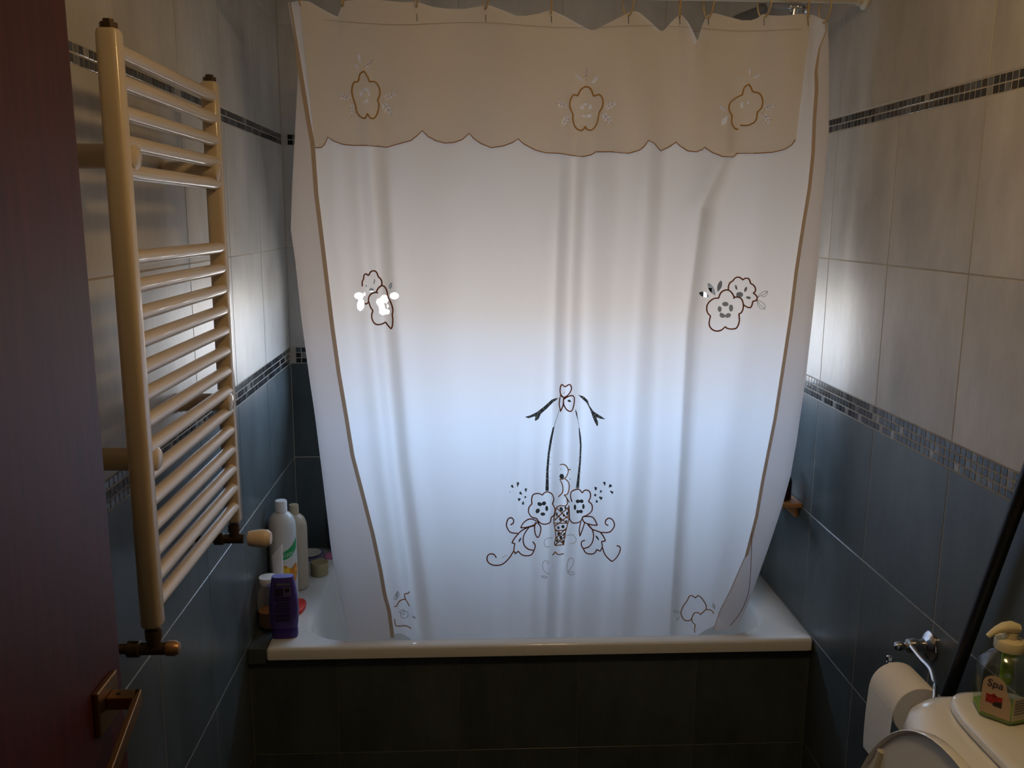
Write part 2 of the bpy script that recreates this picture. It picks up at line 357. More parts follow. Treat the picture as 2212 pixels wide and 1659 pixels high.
mk('drain', *lathe([(.001, 0), (.026, 0), (.03, .002), (.026, .004), (.001, .004)], (1.22, 2.59, .1655)), 'chrome', tub, True)

# ------------------------------------------------------------------ shower curtain
def yc(z): return 2.206+(2.2-np.asarray(z))*.063
def px2base(px, py):
    d = ray(px, py); y = 2.25
    for _ in range(12):
        p = CAM+d*(y/d[1]); y = float(yc(p[2]))
    return p
FOLDS = [  # (path as (py, px)), sigma left, sigma right, metres towards the window
 ([(300, 1240), (700, 1227), (1000, 1222), (1400, 1205)], 13, 13, -.017),
 ([(300, 1280), (600, 1266), (1000, 1262), (1400, 1243)], 15, 20, .015),
 ([(420, 1205), (700, 1196), (1000, 1190), (1400, 1176)], 22, 9, .013),
 ([(300, 1345), (700, 1322), (1100, 1318), (1400, 1300)], 18, 18, -.009),
 ([(300, 1405), (700, 1378), (1000, 1362), (1400, 1335)], 16, 16, .012),
 ([(300, 1440), (700, 1420), (1000, 1410), (1400, 1380)], 16, 16, -.010),
 ([(330, 1570), (450, 1518), (700, 1486), (1000, 1470), (1400, 1445)], 22, 7, .015),
 ([(330, 1600), (450, 1548), (700, 1520), (1000, 1500), (1400, 1480)], 14, 30, -.008),
 ([(300, 1660), (700, 1610), (1000, 1560), (1400, 1540)], 24, 24, .008),
 ([(300, 770), (640, 792), (1000, 830), (1400, 885)], 16, 13, .012),
 ([(300, 800), (640, 826), (1000, 858), (1400, 905)], 13, 14, -.010),
 ([(300, 840), (640, 856), (1000, 885), (1400, 940)], 13, 20, .012),
 ([(300, 985), (700, 985), (1000, 1000), (1400, 1010)], 42, 42, .010),
 ([(300, 1090), (700, 1080), (1400, 1090)], 45, 45, -.007),
 ([(800, 1130), (1400, 1110)], 10, 10, .005), ([(800, 1085), (1400, 1065)], 9, 9, -.003),
 ([(900, 1150), (1400, 1145)], 9, 9, -.005), ([(300, 720), (1000, 765), (1400, 860)], 22, 22, .005),
]
HOOKS = [650, 741, 900, 1049, 1191, 1357, 1468, 1530, 1650, 1745, 1781]
def disp(px, py):
    px = np.asarray(px, float); py = np.asarray(py, float); D = np.zeros(np.broadcast(px, py).shape)
    for path, sl, sr, amp in FOLDS:
        ys = [p[0] for p in path]; xs = [p[1] for p in path]
        c = np.interp(py, ys, xs); dx = px-c; s = np.where(dx < 0, sl, sr)
        f = np.clip((py-ys[0]+160)/260, 0, 1) if ys[0] < 600 else np.clip((py-ys[0])/200, 0, 1)
        D += 1.35*amp*np.exp(-.5*(dx/s)**2)*f
    hk = np.array(HOOKS, float); i = np.clip(np.searchsorted(hk, px)-1, 0, len(hk)-2)
    t = np.clip((px-hk[i])/(hk[i+1]-hk[i]), 0, 1); sg = np.where(i % 2 == 0, 1., -1.)*np.where(i > 4, 1.2, .8)
    D += .024*sg*np.sin(np.pi*t)*np.exp(-np.clip(py, 0, None)/210.)
    D += .0022*np.sin(px/57.+py/310.)+.0016*np.sin(px/31.-py/230.+1.)
    e = np.clip(np.minimum(px-np.interp(py, [0, 480, 1390], [640, 650, 775]), np.interp(py, [0, 300, 560, 1000, 1390], [1780, 1775, 1755, 1695, 1570])-px)/70., 0, 1)
    return D*e
def ysurf(x, z):
    P = np.stack([x, yc(z), z], -1); px, py = pj(P); return yc(z)+disp(px, py)
def cloth_pt(px, py, off):
    d = ray(px, py); y = 2.25
    for _ in range(14):
        p = CAM+d*(y/d[1]); y = float(ysurf(np.array(p[0]), np.array(p[2])))-off
    return CAM+d*(y/d[1])
def curve_of(pts):
    q = np.array([px2base(*p) for p in pts]); o = np.argsort(q[:, 2]); return q[o, 2], q[o, 0]
LF = curve_of([(622, 5), (645, 135), (637, 300), (632, 400), (629, 496), (639, 565), (651, 678), (661, 754), (670, 820), (682, 901), (700, 1046), (716, 1181), (728, 1251), (743, 1320), (756, 1384), (775, 1450)])
LH = curve_of([(630, 5), (652, 135), (674, 270), (682, 310), (690, 420), (700, 500), (712, 600), (724, 700), (738, 800), (755, 900), (768, 980), (789, 1060), (812, 1150), (828, 1225), (837, 1277), (846, 1310), (852, 1353), (854, 1381), (856, 1450)])
RF = curve_of([(1783, 20), (1787, 60), (1790, 111), (1789, 281), (1778, 407), (1767, 552), (1752, 693), (1739, 808), (1718, 953), (1705, 1025), (1687, 1090), (1662, 1166), (1639, 1230), (1617, 1290), (1590, 1352), (1570, 1400)])
RH = curve_of([(1776, 20), (1780, 68), (1764, 107), (1755, 156), (1756, 195), (1751, 260), (1748, 332), (1740, 407), (1731, 461), (1722, 516), (1711, 588), (1700, 678), (1680, 808), (1665, 902), (1651, 971), (1640, 1025), (1625, 1110), (1603, 1195), (1571, 1268), (1550, 1308), (1531, 1362), (1520, 1400)])
TOP = [(622, 6), (640, 2), (665, 2), (728, 38), (742, 2), (790, 1), (836, 5), (871, 7), (900, 4), (931, 12), (961, 15), (1001, 16), (1039, 12), (1056, 12), (1088, 27), (1110, 37), (1132, 37), (1164, 30), (1186, 21), (1196, 23), (1219, 33), (1245, 49), (1268, 62), (1287, 62), (1310, 50), (1336, 37), (1362, 25), (1375, 28), (1392, 47), (1414, 70), (1429, 70), (1450, 47), (1466, 32), (1476, 31), (1488, 44), (1496, 65), (1501, 90), (1505, 93), (1510, 88), (1518, 55), (1528, 31), (1541, 29), (1564, 39), (1593, 48), (1616, 47), (1632, 41), (1645, 31), (1668, 31), (1727, 28), (1746, 31), (1776, 42), (1790, 44)]
_tp = np.array([px2base(*p) for p in TOP])
_tx = np.linspace(_tp[0, 0], _tp[-1, 0], 900); _tz = np.interp(_tx, _tp[:, 0], _tp[:, 2]); _k = np.hanning(9); _k /= _k.sum(); _tz[4:-4] = np.convolve(_tz, _k, 'valid')
def ztop(x): return np.interp(x, _tx, _tz)
def zbot(x): return np.interp(x, [0, .40, .46, 1.20, 1.30, 1.6], [.549, .545, .505, .505, .556, .560])
ip = np.interp
NC, NR, NFL, NA = 430, 430, 22, 6
v = np.linspace(0, 1, NR)
cols = []; colmain = []
rad = .009
def flap(F_, H_, side):
    xtop = F_[1][-1]; zt = float(ztop(xtop)); zb = .549 if side < 0 else .558
    z = zt+(zb-zt)*v; xf = ip(z, *F_); xh = ip(z, *H_)
    wd = np.maximum((xh-xf)*-side, .004); y0 = yc(z); r = np.minimum(rad*(.3+.9*v), wd*.5); out = []
    for t in np.linspace(1, 0, NFL):
        bow = .006*np.sin(np.pi*t)*np.sin(v*7+2)
        out.append(np.stack([xf-side*(r+(wd-r)*t), y0-2*r-bow*v-.004*t, z], -1))
    for k in range(1, NA):
        a = math.pi*k/NA; out.append(np.stack([xf-side*(r-r*math.sin(a)), y0-r-r*math.cos(a), z], -1))
    return out, r
fl, rl = flap(LF, LH, -1); fr, rr_ = flap(RF, RH, 1)
for s in np.linspace(0, 1, NC):
    z = np.full(NR, 1.4)
    x = ip(z, *LF)*(1-s)+ip(z, *RF)*s
    xt = LF[1][-1]*(1-s)+RF[1][-1]*s; zt = float(ztop(xt)); z = None
    for _ in range(3):
        xb = ip(.52, *LF)*(1-s)+ip(.52, *RF)*s; zb = float(zbot(xb)); z = zt+(zb-zt)*v
        x = (ip(z, *LF)+rl)*(1-s)+(ip(z, *RF)-rr_)*s
    colmain.append(np.stack([x, ysurf(x, z), z], -1))
cols = fl+colmain+fr[::-1]
G_ = np.stack(cols, 0); nc = len(cols); V = G_.reshape(-1, 3)
Fq = [(i*NR+j, i*NR+j+1, (i+1)*NR+j+1, (i+1)*NR+j) for i in range(nc-1) for j in range(NR-1)]

# openwork: closed outlines cut out of the cloth, as (x, y) in photograph pixels
def Z(x0, y0, s): return lambda pts: [(x0+p[0]/s, y0+p[1]/s) for p in pts]
zl, zr_, zv1, zv2 = Z(720, 560, 9.215), Z(1480, 560, 9.218), Z(600, 0, 3.687), Z(1180, 0, 3.072)
za, zb_, zbl, zbr = Z(1000, 800, 5.53), Z(1000, 980, 5.53), Z(700, 1200, 3.687), Z(1300, 1200, 3.687)
def ell(cx, cy, rx, ry, rot=0, n=18):
    c, s = math.cos(math.radians(rot)), math.sin(math.radians(rot))
    return [(cx+rx*math.cos(a)*c-ry*math.sin(a)*s, cy+rx*math.cos(a)*s+ry*math.sin(a)*c) for a in np.linspace(0, 2*math.pi, n, endpoint=False)]
def leaf(a, b_, wd, n=7):
    a, b_ = np.array(a, float), np.array(b_, float); d = b_-a; nn = np.array([-d[1], d[0]])/np.linalg.norm(d)
    t = np.linspace(0, 1, n); h = wd/2*np.sin(math.pi*t**.85)
    return [tuple(a+d*q+nn*k) for q, k in zip(t, h)]+[tuple(a+d*q-nn*k) for q, k in zip(t[::-1][1:-1], h[::-1][1:-1])]
HOLES = []
for e in ((510, 728, 92, 66), (545, 905, 70, 122, 8), (1020, 790, 82, 80), (930, 850, 75, 75), (965, 950, 60, 75), (990, 1040, 78, 68), (1070, 1045, 52, 52), (1085, 930, 19, 42), (625, 690, 18, 38), (1215, 728, 90, 66), (760, 610, 50, 38), (815, 450, 14, 68, 8), (655, 530, 12, 40, -20)): HOLES.append(zl(ell(*e)))
HOLES += [zl(leaf((1160, 455), (1115, 620), 70)), zr_(leaf((450, 470), (608, 732), 105)), zr_(leaf((725, 412), (645, 662), 90)), zr_(leaf((268, 660), (490, 748), 105))]
for e in ((800, 893, 66, 46), (914, 972, 42, 72), (856, 1120, 60, 46, -25), (740, 1120, 60, 46, 25), (688, 992, 40, 60), (1015, 560, 22, 58, -15), (1205, 600, 26, 56, 22), (1260, 765, 52, 26, 10), (1085, 705, 72, 55)): HOLES.append(zr_(ell(*e)))
HOLES += [za([(1140, 320), (1060, 350), (960, 440), (880, 500), (800, 540), (710, 562), (790, 572), (855, 548), (868, 562), (850, 615), (905, 580), (930, 520), (1000, 460), (1080, 378), (1135, 345)]),
          za([(1370, 290), (1440, 310), (1490, 355), (1510, 420), (1560, 490), (1620, 530), (1710, 587), (1640, 578), (1590, 555), (1615, 620), (1610, 680), (1580, 630), (1550, 560), (1520, 470), (1480, 390), (1420, 335)]),
          za([(1095, 640), (1070, 690), (1038, 830), (1012, 1000), (995, 1200), (985, 1440), (1025, 1440), (1022, 1200), (1037, 1000), (1067, 820), (1092, 690)]),
          za([(1382, 690), (1397, 900), (1388, 1100), (1370, 1250), (1350, 1410), (1386, 1410), (1397, 1250), (1410, 1080), (1417, 900), (1411, 800), (1392, 680)]),
          za([(1340, 470), (1350, 520), (1368, 590), (1374, 590), (1366, 520), (1352, 475)])]
for t3 in ([(640, 1335), (677, 1340), (652, 1402)], [(590, 1358), (563, 1387), (612, 1412)], [(546, 1472), (558, 1445), (602, 1434)], [(733, 1410), (772, 1412), (750, 1462)], [(663, 1470), (690, 1443), (712, 1492)], [(650, 1530), (702, 1523), (670, 1567)], [(725, 1552), (732, 1605), (695, 1602)],
           [(1670, 1330), (1707, 1330), (1697, 1392)], [(1755, 1353), (1787, 1385), (1733, 1407)], [(1746, 1430), (1802, 1450), (1785, 1482)], [(1566, 1390), (1607, 1395), (1585, 1452)], [(1640, 1428), (1674, 1445), (1628, 1472)], [(1613, 1503), (1669, 1515), (1655, 1557)], [(1595, 1538), (1620, 1577), (1581, 1582)]): HOLES.append(za(t3))
for e in ((745, 1515, 13, 13), (1580, 1490, 15, 17), (1270, 365, 24, 14, 15), (1208, 270, 7, 28), (1165, 380, 7, 10)): HOLES.append(za(ell(*e)))
for e in ((916, 603, 29, 23, 30), (968, 594, 27, 24, -30), (1001, 655, 18, 33), (955, 722, 30, 20), (893, 684, 24, 31, 30), (1372, 570, 25, 22), (1416, 568, 25, 22), (1439, 632, 15, 32), (1411, 691, 22, 22), (1373, 693, 20, 22), (1338, 640, 15, 34), (680, 1030, 10, 38, 30), (1605, 1005, 10, 38, -35),
          (1175, 665, 22, 30, -20), (1225, 648, 14, 18), (1120, 725, 15, 26), (1205, 735, 14, 22), (1245, 715, 12, 26), (1165, 785, 18, 20), (1100, 790, 9, 14), (1235, 808, 12, 18), (1140, 885, 17, 18), (1195, 872, 21, 22), (1143, 960, 18, 20), (1210, 960, 14, 18), (1170, 1002, 18, 26), (1124, 1042, 14, 19), (1195, 1052, 16, 20), (1175, 185, 8, 17), (1180, 272, 28, 32), (1163, 550, 6, 18), (1280, 300, 8, 10)): HOLES.append(zb_(ell(*e)))
HOLES += [zbr(leaf((560, 440), (630, 456), 26)), zbr(leaf((588, 522), (622, 484), 20)), zbr(leaf((885, 375), (900, 435), 22)), zbl(leaf((585, 285), (575, 350), 18)), zbl(leaf((700, 480), (735, 505), 18))]
HOLES_V = []
for f_, lst in ((zv1, [((485, 765), (587, 790), 42), ((596, 818), (590, 928), 34), ((843, 787), (947, 733), 52), ((833, 813), (912, 922), 56), ((645, 423), (660, 517), 26), ((690, 532), (767, 473), 38), ((608, 508), (652, 547), 22)]),
                (zv2, [((68, 684), (152, 711), 36), ((104, 832), (152, 758), 34), ((388, 722), (472, 674), 40), ((370, 748), (437, 822), 44), ((268, 443), (265, 537), 24), ((193, 488), (247, 547), 15), ((298, 557), (352, 498), 26),
                       ((1143, 693), (1197, 747), 18), ((1163, 832), (1207, 763), 32), ((1443, 722), (1522, 698), 34), ((1433, 748), (1492, 832), 34), ((1352, 445), (1348, 505), 14), ((1372, 520), (1424, 490), 18), ((1283, 515), (1305, 540), 14)])):
    for a, b_, wd in lst: HOLES_V.append(f_(leaf(a, b_, wd)))
for e in ((663, 745, 13, 22), (690, 708, 10, 14), (716, 716, 15, 12), (729, 752, 9, 18), (712, 802, 8, 20), (688, 806, 6, 15)): HOLES_V.append(zv1(ell(*e)))
for e in ((238, 712, 12, 15), (261, 690, 14, 10), (293, 708, 12, 15), (286, 767, 15, 12), (249, 768, 13, 11), (1298, 695, 9, 24), (1340, 680, 7, 14)): HOLES_V.append(zv2(ell(*e)))
def hole_field(V, polys, mask=None):
    px, py = pj(V); val = np.full(len(V), -6.)
    for P in polys:
        P = np.array(P); lo = P.min(0)-6; hi = P.max(0)+6
        idx = np.where((px > lo[0]) & (px < hi[0]) & (py > lo[1]) & (py < hi[1]))[0]
        if mask is not None: idx = idx[mask[idx]]
        if not len(idx): continue
        x, y = px[idx], py[idx]; ins = np.zeros(len(idx), bool); dist = np.full(len(idx), 1e9)
        for k in range(len(P)):
            a, c = P[k], P[(k+1) % len(P)]; d = c-a
            cond = (a[1] > y) != (c[1] > y)
            with np.errstate(divide='ignore', invalid='ignore'): xi = a[0]+(y-a[1])/(c[1]-a[1])*d[0]
            ins ^= cond & (x < xi)
            t = np.clip(((x-a[0])*d[0]+(y-a[1])*d[1])/(d@d+1e-9), 0, 1)
            dist = np.minimum(dist, np.hypot(x-a[0]-t*d[0], y-a[1]-t*d[1]))
        val[idx] = np.maximum(val[idx], np.where(ins, dist, -dist))
    return val
def set_hole(o, val):
    a = o.data.attributes.new('hole', 'FLOAT', 'POINT'); a.data.foreach_set('value', val.astype(np.float32))
cur = root('shower_curtain', (.82, 2.206, 2.19), 'white embroidered shower curtain with scalloped beige valance hanging over the bathtub', 'curtain')
sheet = mk('curtain_panel', V, Fq, 'cloth', cur, smooth='all', fixn=False)
mask = np.zeros((nc, NR), bool); mask[len(fl):len(fl)+NC] = True
set_hole(sheet, hole_field(V, HOLES, mask.reshape(-1)))
# valance: a second layer in front, scalloped below
SC = [(681, 320), (694, 320), (702, 312), (708, 297), (719, 305), (741, 313), (763, 315), (790, 315), (817, 317), (836, 319), (860, 312), (887, 305), (901, 294), (912, 283), (925, 296), (942, 305), (961, 310), (980, 309), (999, 302), (1014, 289), (1023, 300), (1039, 311), (1061, 320), (1088, 316), (1107, 309), (1119, 301), (1132, 312), (1156, 325), (1178, 331), (1206, 332), (1239, 337), (1261, 339), (1278, 335), (1287, 329), (1320, 329), (1359, 332), (1382, 325), (1392, 317), (1401, 304), (1414, 311), (1427, 327), (1444, 319), (1460, 308), (1470, 317), (1486, 327), (1505, 329), (1517, 324), (1522, 319), (1538, 330), (1561, 339), (1584, 340), (1591, 332), (1636, 332), (1668, 330), (1694, 324), (1710, 314), (1718, 303)]
scp = np.array([px2base(*p) for p in SC])
NV, NVR = 400, 110; VO = .007
tl = px2base(648, 5)[0]; trr = px2base(1750, 33)[0]
vc = []
for s in np.linspace(0, 1, NV):
    xb = scp[0, 0]*(1-s)+scp[-1, 0]*s; zb2 = float(np.interp(xb, scp[:, 0], scp[:, 2])); xt = tl*(1-s)+trr*s; zt = float(ztop(xt))-.001
    k = np.linspace(0, 1, NVR); x = xt+(xb-xt)*k; z = zt+(zb2-zt)*k
    vc.append(np.stack([x, ysurf(x, z)-VO*np.clip(k*4+.25, 0, 1), z], -1))
VV = np.stack(vc).reshape(-1, 3); VF = [(i*NVR+j, i*NVR+j+1, (i+1)*NVR+j+1, (i+1)*NVR+j) for i in range(NV-1) for j in range(NVR-1)]
val = mk('valance', VV, VF, 'cloth_valance', cur, smooth='all', fixn=False); val['label'] = 'beige scalloped valance with pale flower embroidery'
set_hole(val, hole_field(VV, HOLES_V))
def stitches(name, strokes, rad, mtl, off, parent=cur, sub=5, label=None, stuff=False):
    mb = MB()
    for st in strokes:
        P = crom(st, sub); mb.add(*tube([cloth_pt(p[0], p[1], off) for p in P], rad, 6))
    o = mb.build(name, mtl, parent, smooth='all')
    if label: o['label'] = label
    if stuff: o['kind'] = 'stuff'
    return o
E0 = .0012; EV = VO+.0014
tr_ = MB(); tr_.add(*tube([cloth_pt(p[0], p[1]-1.0, EV) for p in SC], .0013, 6)); tr_.build('scallop_trim', 'thread_tan', val, smooth='all')
zseam = [cloth_pt(px, 47+4*math.sin(px/60.)+(px-740)*.018, EV) for px in np.arange(700, 1740, 12)]
sm = MB(); sm.add(*tube(zseam, .0005, 5)); sm.build('top_seam', 'hem_tan', val)
stitches('flower_outline', [zl([(578, 540), (575, 490), (580, 430), (600, 400), (612, 320), (650, 290), (690, 320), (715, 300), (745, 250), (800, 230), (850, 250), (880, 300), (895, 345), (940, 390), (965, 450), (960, 520), (915, 555), (880, 600), (855, 655)]),
    zl([(885, 672), (850, 660), (770, 680), (720, 730), (700, 800), (715, 880), (750, 970), (785, 1025), (765, 1100), (770, 1180), (800, 1250), (850, 1295), (920, 1300), (990, 1280), (1040, 1250)]), zl([(1040, 1250), (1090, 1320), (1150, 1385)]), zl([(1150, 1385), (1175, 1330), (1185, 1200), (1172, 1110)]), zl([(1172, 1110), (1185, 1020), (1170, 930), (1130, 830), (1090, 760), (1075, 670), (1050, 590), (1010, 540), (962, 522)]), zl([(705, 850), (660, 888), (620, 880)])], .0019, 'thread_brown', E0)
stitches('flower_outline', [zr_([(665, 775), (580, 780), (500, 830), (445, 900), (430, 985), (450, 1070), (505, 1130)]), zr_([(505, 1130), (485, 1220), (480, 1300), (510, 1370), (570, 1415), (650, 1430), (730, 1405), (795, 1345)]), zr_([(795, 1345), (850, 1380), (940, 1390), (1020, 1370), (1065, 1290), (1080, 1200), (1070, 1090)]), zr_([(1070, 1090), (1120, 1060), (1155, 980), (1155, 880), (1120, 790), (1050, 755), (970, 757)]), zr_([(963, 785), (975, 755), (930, 670), (860, 615), (780, 620), (710, 670), (665, 775)]),
    zr_([(860, 610), (865, 530), (900, 460), (945, 435), (985, 385), (1045, 355), (1110, 375), (1145, 410)]), zr_([(1145, 410), (1200, 380), (1260, 385), (1290, 430), (1300, 480)]), zr_([(1300, 480), (1360, 515), (1400, 580), (1395, 640), (1355, 675)]), zr_([(1355, 675), (1410, 715), (1435, 770), (1410, 820), (1345, 840)]), zr_([(1345, 840), (1335, 900), (1300, 960), (1230, 950), (1160, 905)])], .0019, 'thread_brown', E0)
stitches('leaf_veins', [zr_(q) for q in ([(1430, 770), (1520, 720), (1585, 690), (1640, 635)], [(1430, 770), (1500, 690), (1560, 645), (1640, 635)], [(1520, 720), (1560, 750), (1620, 715), (1640, 635)], [(1430, 812), (1475, 880), (1520, 930), (1590, 990)], [(1430, 812), (1530, 850), (1585, 910), (1590, 990)], [(1430, 812), (1450, 910), (1510, 985), (1590, 990)])], .0005, 'thread_grey', E0, stuff=True)
stitches('ribbon_bars', [za(q) for q in ([(1066, 342), (1082, 382)], [(1018, 383), (1032, 412)], [(954, 440), (972, 472)], [(905, 478), (938, 520)], [(848, 517), (862, 550)], [(785, 540), (795, 575)], [(868, 548), (905, 585)], [(905, 490), (880, 560)], [(1445, 308), (1425, 340)], [(1500, 375), (1470, 395)], [(1515, 425), (1500, 440)], [(1548, 480), (1525, 500)], [(1590, 515), (1545, 560)], [(1622, 530), (1630, 575)], [(1595, 555), (1560, 580)], [(1618, 625), (1580, 632)])]
    +[za([(985+(1440-y)*.0-(y-1440)*.07-6, y+8), (1032-(y-1440)*.07, y-6)]) for y in range(880, 1430, 82)]+[za([(1345+(1410-y)*.09, y+6), (1398+(1410-y)*.05, y-4)]) for y in range(900, 1400, 82)], .0006, 'thread_white', E0, stuff=True)
stitches('basket_handle_edge', [za([(1092, 650), (1115, 590), (1150, 480)]), za([(1345, 470), (1372, 580), (1392, 690)])], .0005, 'thread_grey', E0, stuff=True)
stitches('bow_flower', [za([(1205, 325), (1170, 290), (1160, 230), (1180, 170), (1220, 195), (1265, 170), (1290, 185), (1295, 230), (1260, 290), (1205, 328)]), za([(1160, 300), (1205, 330), (1200, 350), (1235, 325), (1290, 302), (1325, 315), (1330, 370), (1315, 450), (1290, 490), (1240, 470), (1205, 410), (1200, 350)]), za([(1160, 320), (1150, 400), (1165, 490)]), za([(1165, 490), (1195, 420), (1200, 350)])], .0017, 'thread_brown', E0)
LS = [zb_(q) for q in ([(950, 495), (900, 475), (840, 490), (820, 550), (825, 600)], [(825, 600), (790, 640), (785, 700), (820, 755), (880, 775)], [(880, 775), (920, 825), (980, 843), (1040, 820), (1055, 762)], [(1055, 762), (1090, 730), (1100, 660), (1070, 600)], [(1070, 600), (1085, 540), (1060, 480), (1005, 455), (965, 475), (950, 495)], [(690, 885), (720, 830), (770, 790), (820, 780), (870, 800), (910, 828)], [(690, 885), (760, 880), (840, 855), (885, 825)], [(865, 820), (855, 900), (870, 970), (895, 1000), (920, 960), (930, 880), (895, 828)],
    [(850, 862), (780, 880), (700, 920), (650, 970), (610, 1020), (585, 1065)], [(585, 1065), (620, 1075)], [(620, 1075), (608, 1150), (625, 1195)], [(625, 1195), (660, 1165)], [(660, 1165), (700, 1205), (760, 1220), (820, 1205), (855, 1140), (862, 1090), (835, 1052)], [(790, 880), (740, 950), (720, 1010), (730, 1090), (780, 1140), (845, 1155)], [(655, 952), (570, 940), (530, 890), (520, 840), (540, 780), (575, 765), (605, 790), (600, 830), (568, 850)], [(605, 1165), (550, 1250), (480, 1315), (410, 1335), (330, 1320), (290, 1275), (295, 1220), (330, 1197), (370, 1205), (400, 1242)])]
stitches('flower_spray', LS, .0017, 'thread_brown', E0, label='brown outlined flower and scroll left of the basket')
RS = [zb_(q) for q in ([(1302, 572), (1285, 510), (1300, 450), (1380, 425), (1425, 468)], [(1425, 468), (1460, 435), (1510, 450), (1525, 510), (1500, 570)], [(1500, 570), (1540, 610), (1540, 680), (1490, 730), (1430, 755)], [(1430, 755), (1410, 800), (1370, 825), (1310, 825), (1275, 780), (1270, 720), (1265, 620)], [(1430, 755), (1470, 750), (1540, 755), (1575, 790), (1605, 855)], [(1605, 855), (1540, 850), (1460, 825), (1430, 790), (1430, 757)], [(1410, 815), (1390, 900), (1397, 985)], [(1397, 985), (1430, 900), (1452, 828)], [(1490, 845), (1540, 900), (1590, 920), (1640, 940), (1680, 990), (1702, 1042)], [(1702, 1042), (1655, 1050)], [(1655, 1050), (1665, 1110), (1640, 1165)], [(1640, 1165), (1600, 1145)], [(1600, 1145), (1575, 1185), (1530, 1200), (1470, 1185), (1440, 1140), (1415, 1090), (1420, 1050), (1457, 1035)], [(1500, 850), (1545, 910), (1560, 980), (1545, 1060), (1500, 1115), (1430, 1135)], [(1640, 940), (1740, 940), (1790, 900), (1810, 850), (1790, 795), (1745, 770), (1705, 800), (1705, 840), (1735, 857)], [(1665, 1120), (1700, 1210), (1770, 1280), (1800, 1275), (1850, 1220), (1880, 1150), (1870, 1110), (1838, 1100)])]
stitches('flower_spray', RS, .0017, 'thread_brown', E0, label='brown outlined flower and scroll right of the basket')
stitches('basket', [zb_(q) for q in ([(1120, 640), (1102, 700), (1085, 800), (1100, 900), (1110, 1000), (1095, 1060), (1100, 1096)], [(1100, 1096), (1205, 1088)], [(1250, 640), (1265, 720), (1260, 800), (1240, 880), (1215, 1000), (1205, 1088)], [(1120, 650), (1250, 770)], [(1108, 720), (1240, 830)], [(1250, 650), (1098, 790)], [(1262, 740), (1095, 870)], [(1100, 900), (1225, 1000)], [(1235, 890), (1110, 1010)], [(1110, 1005), (1205, 1082)], [(1210, 1000), (1105, 1085)], [(1095, 830), (1250, 830)], [(1105, 922), (1228, 912)], [(1120, 640), (1160, 620), (1220, 625), (1250, 600)], [(1250, 600), (1240, 530), (1210, 495)], [(1160, 130), (1210, 130), (1250, 170), (1255, 230), (1220, 290), (1155, 312)], [(1220, 300), (1260, 340), (1270, 400), (1250, 480), (1210, 495)], [(1165, 320), (1190, 380), (1190, 460), (1140, 515)], [(1255, 190), (1285, 190)], [(1072, 1210), (1105, 1170)], [(1105, 1175), (1140, 1205), (1205, 1195)], [(1240, 530), (1270, 580)])], .0015, 'thread_tan', E0)
stitches('faint_scrolls', [zb_(q) for q in ([(1070, 1005), (1010, 1010), (970, 1050), (985, 1110), (1035, 1110)], [(1240, 975), (1310, 970), (1350, 1010), (1340, 1060), (1280, 1080)], [(1020, 1320), (1010, 1285), (970, 1285), (950, 1330), (965, 1390), (1000, 1430), (1040, 1440)], [(1240, 1400), (1250, 1300), (1280, 1250), (1320, 1260), (1320, 1320), (1250, 1410)], [(1250, 1420), (1300, 1410), (1330, 1435), (1290, 1450), (1250, 1425)], [(940, 1465), (975, 1460), (1005, 1475), (970, 1490), (940, 1465)], [(465, 1250), (490, 1225), (530, 1215)])], .0006, 'thread_faint', E0, stuff=True)
stitches('petal_outline', [zbl(q) for q in ([(560, 408), (580, 400), (600, 365), (645, 350), (680, 402)], [(650, 350), (640, 310), (670, 300), (678, 288)])], .0015, 'thread_tan', E0)
stitches('petal_outline', [zbl([(562, 505), (568, 552), (590, 563), (650, 560), (692, 580)])], .0015, 'thread_tan', E0)
stitches('corner_flower_centre', [zbl(ell(640, 470, 30, 30, 0, 12)+[(670, 470)]), zbl([(595, 450), (630, 430), (640, 470), (600, 450)]), zbl([(585, 285), (560, 340), (575, 350), (600, 310), (585, 285)])], .0005, 'thread_grey', E0, stuff=True)
stitches('corner_flower', [zbr(q) for q in ([(628, 455), (650, 400), (680, 360), (700, 322), (730, 325), (745, 337)], [(745, 337), (770, 320), (800, 345), (830, 395), (830, 430)], [(830, 430), (785, 470)], [(785, 470), (770, 455), (735, 460), (715, 500), (700, 518), (660, 515), (640, 490), (628, 455)], [(830, 430), (870, 435), (892, 462)], [(715, 500), (725, 535), (745, 550)], [(745, 550), (738, 590), (742, 612)])], .0015, 'thread_tan', E0)
for hx in HOOKS[2:10]: stitches('buttonhole', [[(hx, 30+(hx-900)*.012), (hx+1, 46+(hx-900)*.012)]], .0008, 'thread_grey', EV, val)
